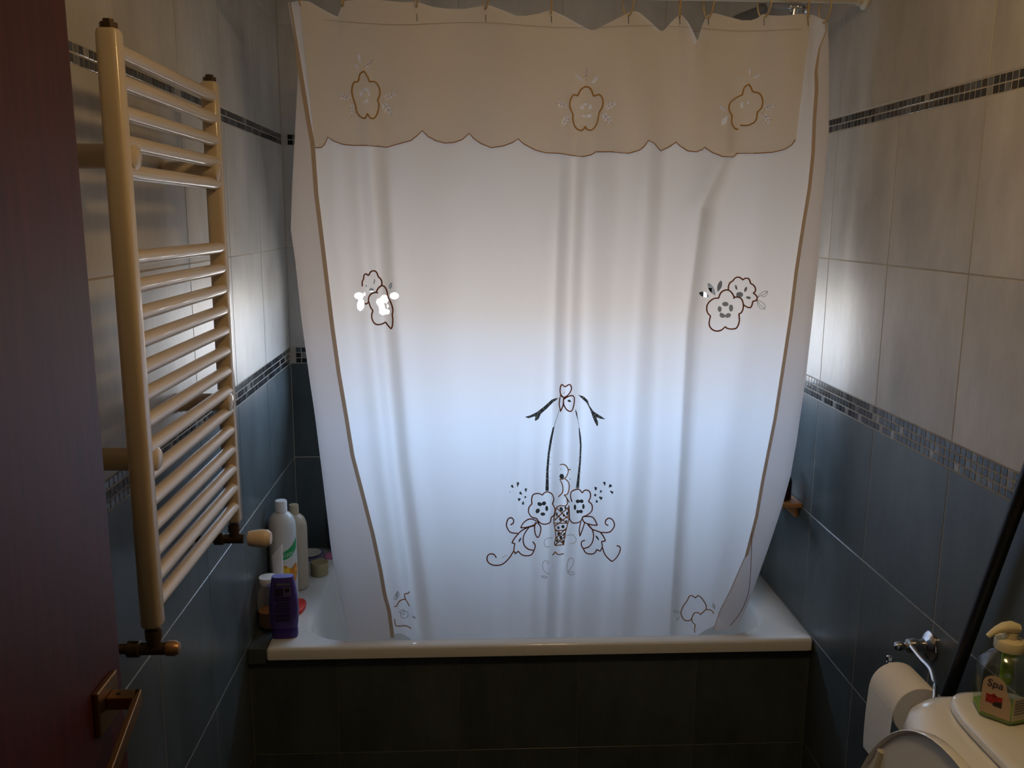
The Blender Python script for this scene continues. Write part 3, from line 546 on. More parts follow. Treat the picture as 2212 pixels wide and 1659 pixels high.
for q in ([zv1([(680, 570), (655, 590), (640, 645), (605, 660), (590, 720), (600, 780), (620, 840), (630, 890), (660, 930), (695, 940), (713, 905)]), zv1([(713, 905), (740, 940), (775, 935), (800, 880), (805, 830), (795, 800)]), zv1([(795, 800), (815, 740), (800, 680), (770, 650), (730, 650)]), zv1([(730, 650), (715, 610), (690, 570), (676, 570)])],
          [zv2([(210, 635), (180, 630), (160, 665), (158, 710), (178, 760)]), zv2([(178, 760), (178, 800), (195, 845), (225, 865), (250, 855), (258, 838)]), zv2([(258, 838), (275, 860), (305, 860), (335, 820), (352, 745)]), zv2([(352, 745), (375, 700), (372, 650), (350, 628), (315, 638)]), zv2([(315, 638), (295, 590), (262, 575), (230, 595), (210, 635)])],
          [zv2([(1345, 558), (1315, 580), (1300, 630)]), zv2([(1300, 630), (1265, 645), (1222, 680), (1213, 725), (1235, 770)]), zv2([(1235, 770), (1230, 810), (1250, 850), (1275, 858)]), zv2([(1290, 830), (1340, 830), (1390, 800), (1400, 745)]), zv2([(1400, 745), (1430, 710), (1435, 660), (1415, 620), (1370, 608)]), zv2([(1370, 608), (1358, 580), (1345, 558)])]):
    stitches('flower_outline', q, .0018, 'thread_gold', EV, val)
vn = []
for f_, lst in ((zv1, [((843, 787), (947, 733)), ((833, 813), (912, 922)), ((485, 765), (587, 790)), ((596, 818), (590, 928)), ((690, 532), (767, 473))]), (zv2, [((68, 684), (152, 711)), ((104, 832), (152, 758)), ((388, 722), (472, 674)), ((370, 748), (437, 822)), ((1433, 748), (1492, 832)), ((1443, 722), (1522, 698)), ((268, 443), (265, 537))])):
    for a, c in lst:
        vn.append(f_([a, c])); a, c = np.array(a, float), np.array(c, float); d = c-a; nn = np.array([-d[1], d[0]])*.2
        for t in (.3, .55): vn += [f_([tuple(a+d*t), tuple(a+d*(t+.15)+nn)]), f_([tuple(a+d*t), tuple(a+d*(t+.15)-nn)])]
stitches('leaf_veins', vn, .0005, 'thread_gold', EV, val, stuff=True)
# side hems of the turned-forward edges
for nm, colm, side in (('hem', fl[0], -1), ('hem', fr[0], 1)):
    Vh = []; n_ = NR; xx = colm
    wd = .0105 if side < 0 else .009
    inner = xx.copy(); inner[:, 0] += side*wd*np.clip(v*12, .35, 1)*(1 if side < 0 else np.where(v > .86, .25, 1))
    a_ = xx.copy(); a_[:, 1] -= .0014; b2 = inner; b2[:, 1] -= .0014; Vh = np.stack([a_[::2], b2[::2]], 1).reshape(-1, 3)
    mk(nm, Vh, [(2*i, 2*i+1, 2*i+3, 2*i+2) for i in range(len(Vh)//2-1)], 'hem_tan', cur, smooth='all', fixn=False)
sx = [(1624, 1150), (1623, 1200), (1620, 1254), (1614, 1290), (1598, 1325), (1577, 1352)]
mk('hem_seam', *tube([on(1, float(yc(on(1, 2.29, *p)[2]))-.031, *p) for p in crom(sx, 5)], [.0008]*26, 6), 'thread_brown', cur)

# curtain rod and rings
RY, RZ = 2.203, 2.2225
rod = root('curtain_rod', (W/2, RY, RZ), 'cream shower curtain rod spanning wall to wall', 'rod')
mk('pole', *tube([(.004, RY, RZ), (W-.004, RY, RZ)], .0125, 20), 'rod_white', rod, True)
for x, s in ((.0008, 1), (W-.0008, -1)): mk('end_flange', *lathe([(.001, 0), (.026, 0), (.026, s*.006), (.018, s*.012), (.0165, s*.022), (.001, s*.022)], (x, RY, RZ), axis=0), 'rod_white', rod, True)
for i, hx in enumerate(HOOKS):
    x = px2base(hx, 20)[0]; an = random.uniform(-.35, .35); R_ = .0265
    zt = float(ztop(x))-.008; cz = RZ+.0125+.0022-R_; low = max(cz-R_-.0, zt)
    drop = max(0., cz-R_-zt)
    path = []
    for a in np.linspace(0, 2*math.pi, 28, endpoint=False):
        yy = R_*math.sin(a); zz = R_*math.cos(a)
        zz = zz if zz > 0 else zz*(1+drop/R_)
        path.append((x+yy*math.sin(an), RY+yy*math.cos(an), cz+zz))
    od = ('first', 'second', 'third', 'fourth', 'fifth', 'sixth', 'seventh', 'eighth', 'ninth', 'tenth', 'eleventh')[i]
    rg = root('curtain_ring', (x, RY, cz), 'cream curtain ring on the shower rod, %s from the radiator wall' % od, 'ring', 'curtain rings on the shower rod')
    mk('loop', *tube(path, .0019, 8, closed=True), 'ring_cream', rg, 'all')

# ------------------------------------------------------------------ towel radiator
rad_ = root('towel_radiator', (.09, 1.59, 1.03), 'cream ladder towel radiator mounted on the tiled wall', 'radiator')
UX = .092; UPR = (1.346, 1.842)
for uy in UPR:
    rings = []
    for z, k in ((1.050, .6), (1.052, .85), (1.057, 1), (1.953, 1), (1.959, .85), (1.961, .6)): rings.append([(p[0], p[1], z) for p in sellipse(UX, uy, .0165*k, .0155*k, z, 28, 4)])
    up = mk('upright', *loft(rings), 'enamel', rad_, True)
    mk('plug', *lathe([(.001, 0), (.013, 0), (.013, .007), (.008, .008), (.008, .012), (.001, .012)], (UX, uy, 1.961), 6), 'brass_dark', up, True)
zs = [1.932-.0422*i for i in range(5)]+[1.637-.04225*i for i in range(14)]
for z in zs: mk('bar', *tube([(UX+.004, UPR[0]+.004, z), (UX+.004, UPR[1]-.004, z)], .0118, 16), 'enamel', rad_, True)
for uy, s in ((UPR[0], 1), (UPR[1], -1)):
    for z in (1.786, 1.321):
        yy = uy+s*.030
        br = mk('wall_bracket', *lathe([(.001, .001), (.019, .001), (.021, .006), (.0185, .010), (.0185, .066), (.001, .066)], (0, yy, z), 18, 0), 'enamel', rad_, True)
        mk('bracket_cap', *lathe([(.001, .066), (.0185, .066), (.0185, .090), (.020, .098), (.019, .107), (.014, .111), (.001, .112)], (0, yy, z), 18, 0), 'enamel', br, True)
for k, uy in enumerate(UPR):
    vb = mk('valve_body', *lathe([(.001, -.032), (.011, -.032), (.011, -.022), (.0135, -.022), (.0135, -.006), (.010, -.005), (.010, .0), (.001, .0)], (UX, uy, 1.0515), 6 if 0 else 12), 'brass_dark', rad_, True)
    pp = MB(); pp.add(*tube([(.004, uy, 1.012), (.06, uy, 1.012)], .0085, 12)); pp.add(*lathe([(.001, .05), (.0135, .05), (.0135, .068), (.0105, .070), (.0105, .112), (.001, .112)], (0, uy, 1.012), 12, 0))
    pp.build('supply_pipe', 'brass_dark', rad_, True)
    mk('wall_rosette', *lathe([(.001, .001), (.026, .001), (.022, .008), (.009, .010), (.001, .010)], (0, uy, 1.012), 20, 0), 'lid_white', rad_, True)
    if k == 0: mk('lockshield_cap', *lathe([(.001, .112), (.0125, .112), (.0125, .124), (.009, .131), (.001, .132)], (0, uy, 1.012), 18, 0), 'copper', rad_, True)
    else: mk('valve_knob', *lathe([(.001, .120), (.010, .120), (.016, .122), (.0185, .135), (.020, .150), (.019, .162), (.013, .170), (.001, .172)], (0, uy, 1.012), 20, 0), 'knob_cream', rad_, True)

# ------------------------------------------------------------------ open door
door = tag(bpy.data.objects.new('door_1', None), 'dark red wooden door standing open beside the radiator', 'door', kind='structure'); COL.objects.link(door); door.location = (.08, .38, 0)
mk('leaf', *box(.062, .100, .385, 1.193, .008, 2.03, .003), 'door_wood', door)
lv = MB(); lv.add(*box(.1003, .1085, 1.094, 1.160, 1.012, 1.077, .002)); ros = lv.build('escutcheon', 'brass', door)
hd = MB(); hd.add(*box(.1085, .147, 1.116, 1.140, 1.040, 1.058, .002)); lx = box(.140, .148, .960, 1.140, 1.036, 1.058, .0015); hd.add([(p[0]+(1.14-p[1])*.17, p[1], p[2]) for p in lx[0]], lx[1]); h_ = hd.build('lever_handle', 'brass', door)
mk('grub_screw', *lathe([(.0005, 0), (.003, 0), (.003, .0006), (.0005, .0006)], (.121, 1.128, 1.0581), 10), 'black_plastic', h_)
for z in (.25, 1.05, 1.85): mk('hinge', *tube([(.105, .378, z-.045), (.105, .378, z+.045)], .007, 10), 'brass', door, True)

# ------------------------------------------------------------------ things on the bathtub corner
def bottle(name, label, prof, c, mtl, sx=1., sy=1., rot=0., cat='bottle', e=2.0, cap=None, n=32, group=None):
    """round or flattened bottle: prof = (radius, height) from the base, cap = (profile, material)"""
    r_ = root(name, c, label, cat, group)
    def sec(pr):
        out = []
        for r, h in pr:
            q = sellipse(0, 0, r*sx, r*sy, 0, n, e); ca, sa = math.cos(rot), math.sin(rot)
            out.append([(c[0]+p[0]*ca-p[1]*sa, c[1]+p[0]*sa+p[1]*ca, c[2]+h) for p in q])
        return out
    b_ = mk('body', *loft(sec(prof)), mtl, r_, True)
    if cap: mk('cap', *loft(sec(cap[0])), cap[1], r_, True)
    return r_, b_
bw, _ = bottle('tall_bottle', 'tall white bottle with green and orange flower label beside the wall', [(.036, 0), (.0395, .004), (.0405, .012), (.0405, .235), (.039, .252), (.034, .268), (.025, .279), (.017, .283), (.016, .287)], (.0435, 2.525, TZ+.0005), 'bottle_white', cap=([(.0165, .285), (.0175, .286), (.0175, .316), (.016, .319), (.005, .3195)], 'lid_white'))
def cyl_label(parent, c, r, a0, a1, fz0, fz1, mtl, name, n=14):
    """a printed patch on a round bottle between two angles; fz0(t), fz1(t) give its lower and upper edge"""
    V = []; F = []
    for i in range(n+1):
        t = i/n; a = a0+(a1-a0)*t
        for z in (fz0(t), fz1(t)): V.append((c[0]+r*math.cos(a), c[1]+r*math.sin(a), c[2]+z))
    for i in range(n): F.append((2*i, 2*i+2, 2*i+3, 2*i+1))
    k = len(V)
    for i in range(n+1):
        t = i/n; a = a0+(a1-a0)*t
        for z in (fz0(t), fz1(t)): V.append((c[0]+(r-.0004)*math.cos(a), c[1]+(r-.0004)*math.sin(a), c[2]+z))
    return mk(name, V, F, mtl, parent, fixn=False)
cb = (.0435, 2.525, TZ); A0, A1 = math.radians(-84), math.radians(-8)
gl_ = cyl_label(bw, cb, .0412, A0, A1, lambda t: .148+.03*t*t, lambda t: .172+.035*t**1.5, 'green_print', 'green_banner')
cyl_label(bw, cb, .0411, A0-.1, A1, lambda t: .095-.035*math.sin(math.pi*min(1, t*1.0)), lambda t: .125+.006*math.sin(9*t), 'orange_print', 'flower_print')
cyl_label(bw, cb, .0414, A0+.1, A0+.55, lambda t: .098, lambda t: .122+.004*math.sin(12*t), 'yellow_print', 'petal_print')
text_part('lettering', 'Suav', .021, 'white_print', bw, (0, 0, 0), (1, 0, 0), (0, 0, 1), bulge=lambda p, co: np.array((cb[0]+.0416*math.cos(A0+.42+co.x/.041), cb[1]+.0416*math.sin(A0+.42+co.x/.041), cb[2]+.158+co.y+.18*co.x)), italic=.2)
bottle('tall_bottle', 'tall beige bottle with tan cap behind the white bottle', [(.034, 0), (.0375, .004), (.0385, .012), (.0385, .195), (.037, .212), (.031, .228), (.022, .237), (.0155, .240), (.0145, .243)], (.0585, 2.630, TZ+.0005), 'bottle_beige', cap=([(.0145, .242), (.0155, .243), (.0155, .268), (.014, .271), (.004, .2715)], 'cap_beige'))
jr = root('pill_jar', (.034, 2.365, TZ), 'clear plastic jar with white lid and amber contents', 'jar')
jc = (.0345, 2.362, TZ+.0005)
mk('body', *lathe([(.024, 0), (.029, .004), (.031, .02), (.0315, .07), (.029, .10), (.024, .118), (.022, .124), (.022, .132)], jc, 28), 'frosted_plastic', jr, True)
mk('contents', *lathe([(.001, .003), (.023, .003), (.0275, .008), (.0295, .024), (.0300, .050), (.001, .046)], jc, 28), 'amber', jr, True)
mk('lid', *lathe([(.001, .128), (.0255, .128), (.0265, .131), (.0265, .145), (.0245, .149), (.001, .150)], jc, 28), 'lid_white', jr, True)
# purple bottle standing on its cap
pr = root('lotion_bottle', (.088, 2.300, TZ), 'purple lotion bottle standing on its cap at the bathtub corner', 'bottle')
pc = np.array((.089, 2.300, TZ+.0005)); ra = math.radians(4)
def psec(prof):
    out = []
    for rx, ry, h in prof:
        q = sellipse(0, 0, rx, ry, 0, 36, 3.2); out.append([(pc[0]+p[0]*math.cos(ra)-p[1]*math.sin(ra), pc[1]+p[0]*math.sin(ra)+p[1]*math.cos(ra), pc[2]+h) for p in q])
    return out
mk('body', *loft(psec([(.0355, .0195, .0295), (.0378, .0205, .045), (.0398, .021, .075), (.039, .0205, .105), (.0345, .019, .145), (.030, .0165, .172), (.029, .0155, .1765)])), 'purple', pr, True)
mk('end_panel', *loft(psec([(.028, .0148, .1766), (.0275, .0143, .1772), (.01, .005, .1774)])), 'purple_top', pr, True)
mk('cap', *loft(psec([(.0345, .0185, 0), (.0362, .0195, .003), (.0358, .0193, .020), (.0345, .0185, .0285)])), 'purple_dark', pr, True)
def pfront(h):  # front face of the purple bottle at height h
    return np.interp(h, [.0295, .045, .075, .105, .145, .172], [.0195, .0205, .021, .0205, .019, .0165])
def pprint(x0, x1, h0, h1, mtl, name, parent=pr, lift=.0006):
    V = []
    for lf in (lift, lift-.0003):
        for x, h in ((x0, h0), (x1, h0), (x1, h1), (x0, h1)):
            y = -pfront(h)-lf; V.append((pc[0]+x*math.cos(ra)-y*math.sin(ra), pc[1]+x*math.sin(ra)+y*math.cos(ra), pc[2]+h))
    return mk(name, V, [(0, 1, 2, 3), (7, 6, 5, 4), (0, 4, 5, 1), (1, 5, 6, 2), (2, 6, 7, 3), (3, 7, 4, 0)], mtl, parent)
pprint(-.016, .022, .156, .162, 'print_grey', 'label_strip'); pprint(-.019, -.016, .155, .164, 'print_dark', 'label_mark')
pprint(.004, .022, .126, .150, 'print_grey', 'barcode_frame'); bars = MB()
pprint(.0065, .0195, .136, .148, 'print_dark', 'barcode', lift=.0009); pprint(.0065, .0195, .129, .134, 'purple', 'barcode_field', lift=.0009)
pprint(-.020, .002, .126, .148, 'print_dark', 'text_block')
for i, (a, c, h) in enumerate(((-.021, .02, .118), (-.021, .018, .112), (-.016, .016, .103), (-.018, .018, .096), (-.02, .02, .088), (-.02, .014, .081), (-.021, .019, .070), (-.021, .019, .065), (-.021, .019, .058), (-.021, .019, .053))): pprint(a, c, h, h+.0032, 'print_dark', 'text_line')
# white squeeze tube, flattened at its top end
tb = root('squeeze_tube', (.040, 2.437, TZ), 'white squeeze tube with a pointed flat end beside the jar', 'tube')
rings = []
for h, rx, ry in ((.022, .0145, .0145), (.05, .015, .0145), (.10, .0155, .011), (.15, .016, .006), (.185, .0165, .0012)):
    q = sellipse(0, 0, rx, ry, 0, 24, 2.)
    rings.append([(.046+p[0], 2.437+p[1], TZ+h+(p[0]+.012)*1.15*(h/.185)**3+.0) for p in q])
mk('body', *loft(rings), 'tube_white', tb, True)
mk('cap', *lathe([(.001, .0005), (.012, .0005), (.0125, .002), (.0125, .021), (.001, .0215)], (.046, 2.437, TZ), 20), 'tube_white', tb, True)
tn = root('small_tin', (.1135, 2.735, TZ), 'small round ochre tin standing beside the beige bottle', 'tin'); tc_ = (.1135, 2.728, TZ+.0005)
mk('base', *lathe([(.001, 0), (.026, 0), (.0275, .002), (.0275, .024), (.001, .024)], tc_, 32), 'tin', tn, True)
mk('lid', *lathe([(.001, .022), (.0285, .022), (.0288, .024), (.0288, .041), (.027, .0435), (.024, .0425), (.001, .042)], tc_, 32), 'tin', tn, True)
rs = tag(mk('soap_bar', *loft([[(.089+p[0], 2.470+p[1], TZ+.0005+h) for p in sellipse(0, 0, .026*k, .050*k, 0, 28, 2.3)] for h, k in ((0, .85), (.003, .97), (.008, 1), (.013, .95), (.016, .75))]), 'red_soap', None, True, loc=(.089, 2.47, TZ)), 'flat red oval soap bar lying behind the purple bottle', 'soap')
ds = root('soap_dish', (.078, 2.875, TZ), 'blue rimmed saucer with a pale inner dish at the corner', 'dish'); dc = (.0545, 2.875, TZ+.0005)
mk('saucer', *lathe([(.001, 0), (.030, 0), (.032, .003), (.047, .012), (.050, .015), (.0475, .0155), (.030, .007), (.001, .006)], dc, 36), 'blue_dish', ds, True)
mk('inner_dish', *lathe([(.001, .010), (.018, .010), (.037, .019), (.038, .021), (.035, .021), (.018, .0145), (.012, .0155), (.001, .016)], (dc[0]+.004, dc[1]-.006, dc[2]), 36), 'dish_white', ds, True)
tag(mk('pumice_pad', *loft([[(.137+p[0], 2.874+p[1], TZ+.0005+h) for p in sellipse(0, 0, .031*k, .022*k, 0, 24, 3)] for h, k in ((0, .9), (.003, 1), (.009, 1), (.012, .88))]), 'pink', None, True, loc=(.137, 2.874, TZ)), 'flat pink pad lying beside the saucer', 'pad')
bottle('round_bottle', 'rounded violet bottle half hidden by the curtain edge', [(.022, 0), (.026, .003), (.033, .03), (.036, .07), (.033, .105), (.022, .128), (.014, .134)], (.150, 2.9245, TZ+.0005), 'violet', cap=([(.015, .134), (.016, .136), (.016, .152), (.014, .155), (.004, .1555)], 'violet'))

# ------------------------------------------------------------------ right wall: shelf, shower, paper holder, mop
sh = root('wall_shelf', (W, 2.46, .885), 'small wooden wall shelf behind the curtain edge', 'shelf')
mk('board', *box(1.467, W-.0005, 2.375, 2.60, .885, .899, .003), 'wood', sh)
mk('bracket', *box(W-.012, W-.0005, 2.40, 2.575, .850, .884, .002), 'wood', sh)
bottle('dark_bottle', 'dark brown bottle standing on the wooden shelf', [(.024, 0), (.027, .003), (.027, .055), (.022, .07), (.012, .078), (.011, .09)], (1.512, 2.425, .8995), 'brown_glass', cap=([(.013, .085), (.013, .1), (.004, .101)], 'black_plastic'))
sw = root('hand_shower', (W, 2.607, 2.293), 'grey hand shower resting in a chrome wall holder', 'shower')
mk('wall_mount', *lathe([(.001, -.0005), (.024, -.0005), (.022, -.008), (.011, -.013), (.010, -.026), (.014, -.028), (.014, -.046), (.001, -.047)], (W, 2.607, 2.290), 20, 0), 'chrome', sw, True)
mk('holder', *tube([(1.525, 2.607, 2.292), (1.522, 2.605, 2.262)], [.014, .010], 16), 'chrome', sw, True)
mk('neck', *tube(crom([(1.523, 2.606, 2.292), (1.48, 2.602, 2.293), (1.452, 2.60, 2.292), (1.437, 2.60, 2.286)], 5), .0085, 12), 'chrome', sw, True)
mk('shower_head', *tube([(1.440, 2.60, 2.288), (1.432, 2.60, 2.284), (1.425, 2.60, 2.280), (1.422, 2.60, 2.278), (1.39, 2.60, 2.260), (1.365, 2.598, 2.246), (1.345, 2.596, 2.236), (1.338, 2.596, 2.232)], [.012, .0155, .0155, .013, .019, .022, .021, .012], 16), 'grey_rubber', sw, True)
ph = root('paper_holder', (W, 1.655, .826), 'chrome toilet paper holder with round rosette and curved arm', 'holder')
RX0 = (W, 1.652, .832)
mk('rosette', *lathe([(.001, -.0005), (.031, -.0005), (.031, -.004), (.026, -.009), (.022, -.011), (.015, -.015), (.0125, -.024), (.0155, -.032), (.0165, -.040), (.014, -.048), (.001, -.050)], RX0, 28, 0), 'chrome', ph, True)
mk('knob', *lathe([(.001, -.048), (.008, -.048), (.0065, -.054), (.0095, -.060), (.0105, -.067), (.008, -.074), (.001, -.0765)], RX0, 20, 0), 'chrome', ph, True)
AX = 1.43
pn_, pf_ = on(0, AX, 1993, 1550), on(0, AX, 1941, 1489)
RCZ = (pn_[2]+pf_[2])/2; ZA = RCZ+.0140; y0 = pn_[1]+.012; y1 = y0+.10
tip = on(0, AX, 1922, 1421)
arm = crom([on(0, 1.488, 1968, 1396), on(0, 1.489, 1990, 1424), on(0, 1.486, 2010, 1446), on(0, 1.474, 2018, 1474), (1.459, 1.454, .8545), (1.442, y0-.024, .851), (1.432, y0-.036, .838), (1.430, y0-.030, .824), (AX, y0-.010, ZA), (AX, y0+.02, ZA), (AX, y0+.06, ZA), (AX, y1+.010, ZA), (AX, tip[1]-.010, ZA+.002), (AX, tip[1]-.002, ZA+.009), (AX, tip[1], tip[2]-.010)], 6)
mk('arm', *tube(arm, .0046, 12), 'chrome', ph, True)
mk('arm_tip', *lathe([(.001, -.014), (.0055, -.014), (.0065, -.010), (.0050, -.006), (.0068, -.003), (.0062, .003), (.001, .005)], tuple(tip), 16, 2), 'chrome', ph, True)
tp = root('toilet_paper', (AX, (y0+y1)/2, RCZ), 'white toilet paper roll hanging on the chrome arm', 'paper roll')
RC = (AX, 0, RCZ)
n = 40; Ro, Ri = .049, .0200
def ringy(r, y): return [(RC[0]+r*math.cos(2*math.pi*j/n), y, RC[2]+r*math.sin(2*math.pi*j/n)) for j in range(n)]
V_, F_ = loft([ringy(Ri, y0+.001), ringy(Ro-.001, y0), ringy(Ro, y0+.001), ringy(Ro, y1-.001), ringy(Ro-.001, y1), ringy(Ri, y1-.001)], False, False)
mk('roll', V_, F_, 'paper', tp, True)
V_, F_ = loft([ringy(Ri-.0008, y0-.0005), ringy(Ri, y0-.0005), ringy(Ri, y1+.0005), ringy(Ri-.0008, y1+.0005)], False, False); F_ += [(3*n+j, 3*n+(j+1) % n, (j+1) % n, j) for j in range(n)]
mk('core', V_, F_, 'cardboard', tp, True)
rings = []
for i in range(22):
    t = i/21; zz = RC[2]+.004-.135*t; xx = RC[0]-Ro-.0006-.003*math.sin(t*2.5)
    rings.append([(xx, y0+.001, zz), (xx, y1-.001, zz), (xx+.0005, y1-.001, zz), (xx+.0005, y0+.001, zz)])
mk('loose_sheet', *loft(rings), 'paper', tp, True)
mp_ = root('mop', (1.525, 1.74, 0), 'black mop handle leaning on the dark tiled wall behind the toilet', 'mop')
a_, c_ = np.array((1.520, 1.740, .10)), np.array((1.5435, 1.115, 2.12))
mk('handle', *tube([a_+(c_-a_)*t for t in np.linspace(0, 1, 12)], .0122, 16), 'black_plastic', mp_, True)
mk('socket', *lathe([(.001, 0), (.02, 0), (.024, .03), (.018, .09), (.014, .12), (.001, .12)], (1.520, 1.740, .025), 16), 'grey_rubber', mp_, True)
hm = MB()
for k in range(26):
    a = 2*math.pi*k/26; r_ = .034+.012*(k % 3)/2
    hm.add(*tube([(1.51, 1.74, .03), (1.508+r_*.5*math.cos(a)*.7, 1.74+r_*.8*math.sin(a), .022), (1.506+r_*math.cos(a)*.7, 1.74+r_*1.6*math.sin(a), .007)], .006, 6))
hm.build('mop_strands', 'paper', mp_, True)

# ------------------------------------------------------------------ toilet and soap dispenser
to = root('toilet', (1.40, 1.10, 0), 'white porcelain toilet with raised lid against the dark tiled wall', 'toilet')
def tsec(front, hy, z, yc_=1.125, e=3.6): return sellipse((front+W-.003)/2, yc_, (W-.003-front)/2, hy, z, 56, e)
mk('tank', *loft([tsec(1.425, .215, .40), tsec(1.395, .235, .44), tsec(1.36, .255, .60), tsec(1.335, .268, .78), tsec(1.328, .270, .835), tsec(1.336, .266, .862), tsec(1.356, .255, .878), tsec(1.380, .243, .884), tsec(1.398, .235, .8845)]), 'porcelain', to, True)
mk('tank_lid', *loft([tsec(1.405, .222, .8850, e=4.5), tsec(1.402, .224, .8875, e=4.5), tsec(1.400, .226, .890, e=4.5), tsec(1.400, .226, .900, e=4.5), tsec(1.404, .223, .9045, e=4.5), tsec(1.415, .214, .907, e=4.5), tsec(1.46, .17, .9080, e=4)]), 'porcelain', to, 'all')
fb = mk('flush_button', *lathe([(.001, 0), (.020, 0), (.020, .004), (.017, .006), (.001, .006)], (1.478, 1.00, .9081), 24), 'chrome', to, True)
bs = []
for z, xa, xb, ry in ((0, 1.05, 1.42, .11), (.05, 1.04, 1.42, .105), (.20, 1.02, 1.42, .11), (.32, .95, 1.43, .165), (.385, .93, 1.43, .185), (.40, .935, 1.43, .183)): bs.append(sellipse((xa+xb)/2, 1.08, (xb-xa)/2, ry, z, 48, 2.4))
for z, xa, xb, ry in ((.402, .97, 1.36, .15), (.38, .985, 1.34, .135), (.28, 1.05, 1.28, .08), (.24, 1.10, 1.24, .04)): bs.append(sellipse((xa+xb)/2, 1.08, (xb-xa)/2, ry, z, 48, 2.4))
mk('bowl', *loft(bs), 'porcelain', to, True)
so = [sellipse(1.135, 1.08, .215, .188, .412, 48, 2.3), sellipse(1.135, 1.08, .218, .192, .418, 48, 2.3), sellipse(1.135, 1.08, .212, .186, .430, 48, 2.3), sellipse(1.135, 1.08, .150, .125, .430, 48, 2.3), sellipse(1.135, 1.08, .142, .117, .418, 48, 2.3), sellipse(1.135, 1.08, .146, .120, .412, 48, 2.3)]
Vs, Fs = loft(so, False, False); Fs += [(5*48+j, 5*48+(j+1) % 48, (j+1) % 48, j) for j in range(48)]
mk('seat', Vs, Fs, 'porcelain', to, True)
# raised lid: an upright slightly tilted oval, its underside towards the room
LC = np.array((1.226, 1.060, .708)); tilt = math.radians(9)
n_l = np.array((-math.cos(tilt), 0, math.sin(tilt))); u_l = np.array((math.sin(tilt), 0, math.cos(tilt))); w_l = np.array((0, 1., 0))
def lsec(k, d, rw=.222, rh=.272):
    out = []
    for p in sellipse(0, 0, rw*k if k < 1.5 else rw, rh*k if k < 1.5 else rh, 0, 64, 2.25): out.append(LC+w_l*p[0]+u_l*p[1]+n_l*d)
    return out
cv = mk('seat_lid', *loft([lsec(.80, -.020), lsec(.95, -.017), lsec(.995, -.010), lsec(1.0, -.002), lsec(.995, .006), lsec(.990, .007), lsec(.983, .006), lsec(.976, .001), lsec(.5, -.002)]), 'porcelain', to, True)
_d = ray(1906, 1618); bp0 = CAM+_d*(((LC-CAM)@n_l)/(_d@n_l)); dn = -u_l
bmp = []
for t, k in ((0, .5), (.004, 1), (.055, 1), (.059, .5)):
    c0 = bp0+dn*t; bmp.append([c0+w_l*(.0075*k*math.cos(a))+n_l*(.007*k*math.sin(a)) for a in np.linspace(0, 2*math.pi, 14, endpoint=False)])
mk('lid_buffer', *loft(bmp), 'shade_grey', cv, True)
for dy in (-.075, .075): mk('hinge', *tube([(1.262, 1.08+dy-.02, .437), (1.262, 1.08+dy+.02, .437)], .012, 14), 'chrome', to, True)

sd = root('soap_dispenser', (1.492, 1.285, .9085), 'clear pump soap bottle with green soap standing on the toilet tank', 'dispenser')
fc = on(2, .9085, 2181, 1570); lc = on(2, .9085, 2113, 1545)      # two foot corners of the six-sided bottle
side = np.linalg.norm(fc-lc); dv = (fc-lc)/side; nv = np.array((-dv[1], dv[0], 0)); nv = nv if nv[1] > 0 else -nv
hc = (fc+lc)/2+nv*side*math.sqrt(3)/2; a0 = math.atan2(*(fc-hc)[[1, 0]]); sgn_ = 1 if (np.cross(lc-hc, fc-hc)[2] > 0) else -1
def hexs(r, z, rnd=.10, k=4):
    """hexagon with rounded corners"""
    C_ = [np.array((hc[0]+r*math.cos(a0+i*math.pi/3), hc[1]+r*math.sin(a0+i*math.pi/3), z)) for i in range(6)]; out = []
    for i in range(6):
        p, q, s_ = C_[i-1], C_[i], C_[(i+1) % 6]; A = q+(p-q)*rnd; D_ = q+(s_-q)*rnd
        for t in np.linspace(0, 1, k): out.append((1-t)**2*A+2*t*(1-t)*q+t*t*D_)
    return out
def rnds(r, z): return [(hc[0]+r*math.cos(a0-math.pi/6*0+2*math.pi*(j-1.5)/24), hc[1]+r*math.sin(a0+2*math.pi*(j-1.5)/24), z) for j in range(24)]
S = side; zb0 = .9088
body = [hexs(S*.96, zb0), hexs(S, zb0+.003), hexs(S, zb0+.080), hexs(S*.96, zb0+.087, .2), hexs(S*.70, zb0+.101, .45), rnds(S*.42, zb0+.107), rnds(S*.40, zb0+.111)]
mk('body', *loft(body), 'clear_plastic', sd, True)
mk('liquid_soap', *loft([hexs(S*.95, zb0+.002), hexs(S*.965, zb0+.004), hexs(S*.965, zb0+.0075), hexs(S*.93, zb0+.0076)]), 'soap_green', sd)
mk('dip_tube', *tube([(hc[0], hc[1], zb0+.012), (hc[0], hc[1], zb0+.06)], .0035, 10), 'clear_plastic', sd)
mk('pump_stem', *tube([(hc[0], hc[1], zb0+.052), (hc[0], hc[1], zb0+.109)], .0095, 12), 'soap_green', sd, True)
mk('collar', *lathe([(.012, .111), (.0225, .111), (.023, .113), (.023, .124), (.0215, .127), (.012, .129), (.0105, .130), (.0105, .140), (.001, .140)], (hc[0], hc[1], zb0), 28), 'pump_cream', sd, True)
pd = -RT*np.array((1, 1, 0)); pd = pd/np.linalg.norm(pd)
ps = [np.array((hc[0], hc[1], zb0+.143))+pd*a+np.array((0, 0, b_)) for a, b_ in ((-.012, -.001), (-.009, .003), (0, .006), (.012, .005), (.022, .001), (.032, -.006), (.037, -.011))]
mk('pump_head', *tube(ps, [.006, .0105, .0115, .010, .0075, .0055, .0045], 14, .75), 'pump_cream', sd, True)
mk('pump_neck', *tube([(hc[0], hc[1], zb0+.13), (hc[0], hc[1], zb0+.145)], .0092, 16), 'pump_cream', sd, True)
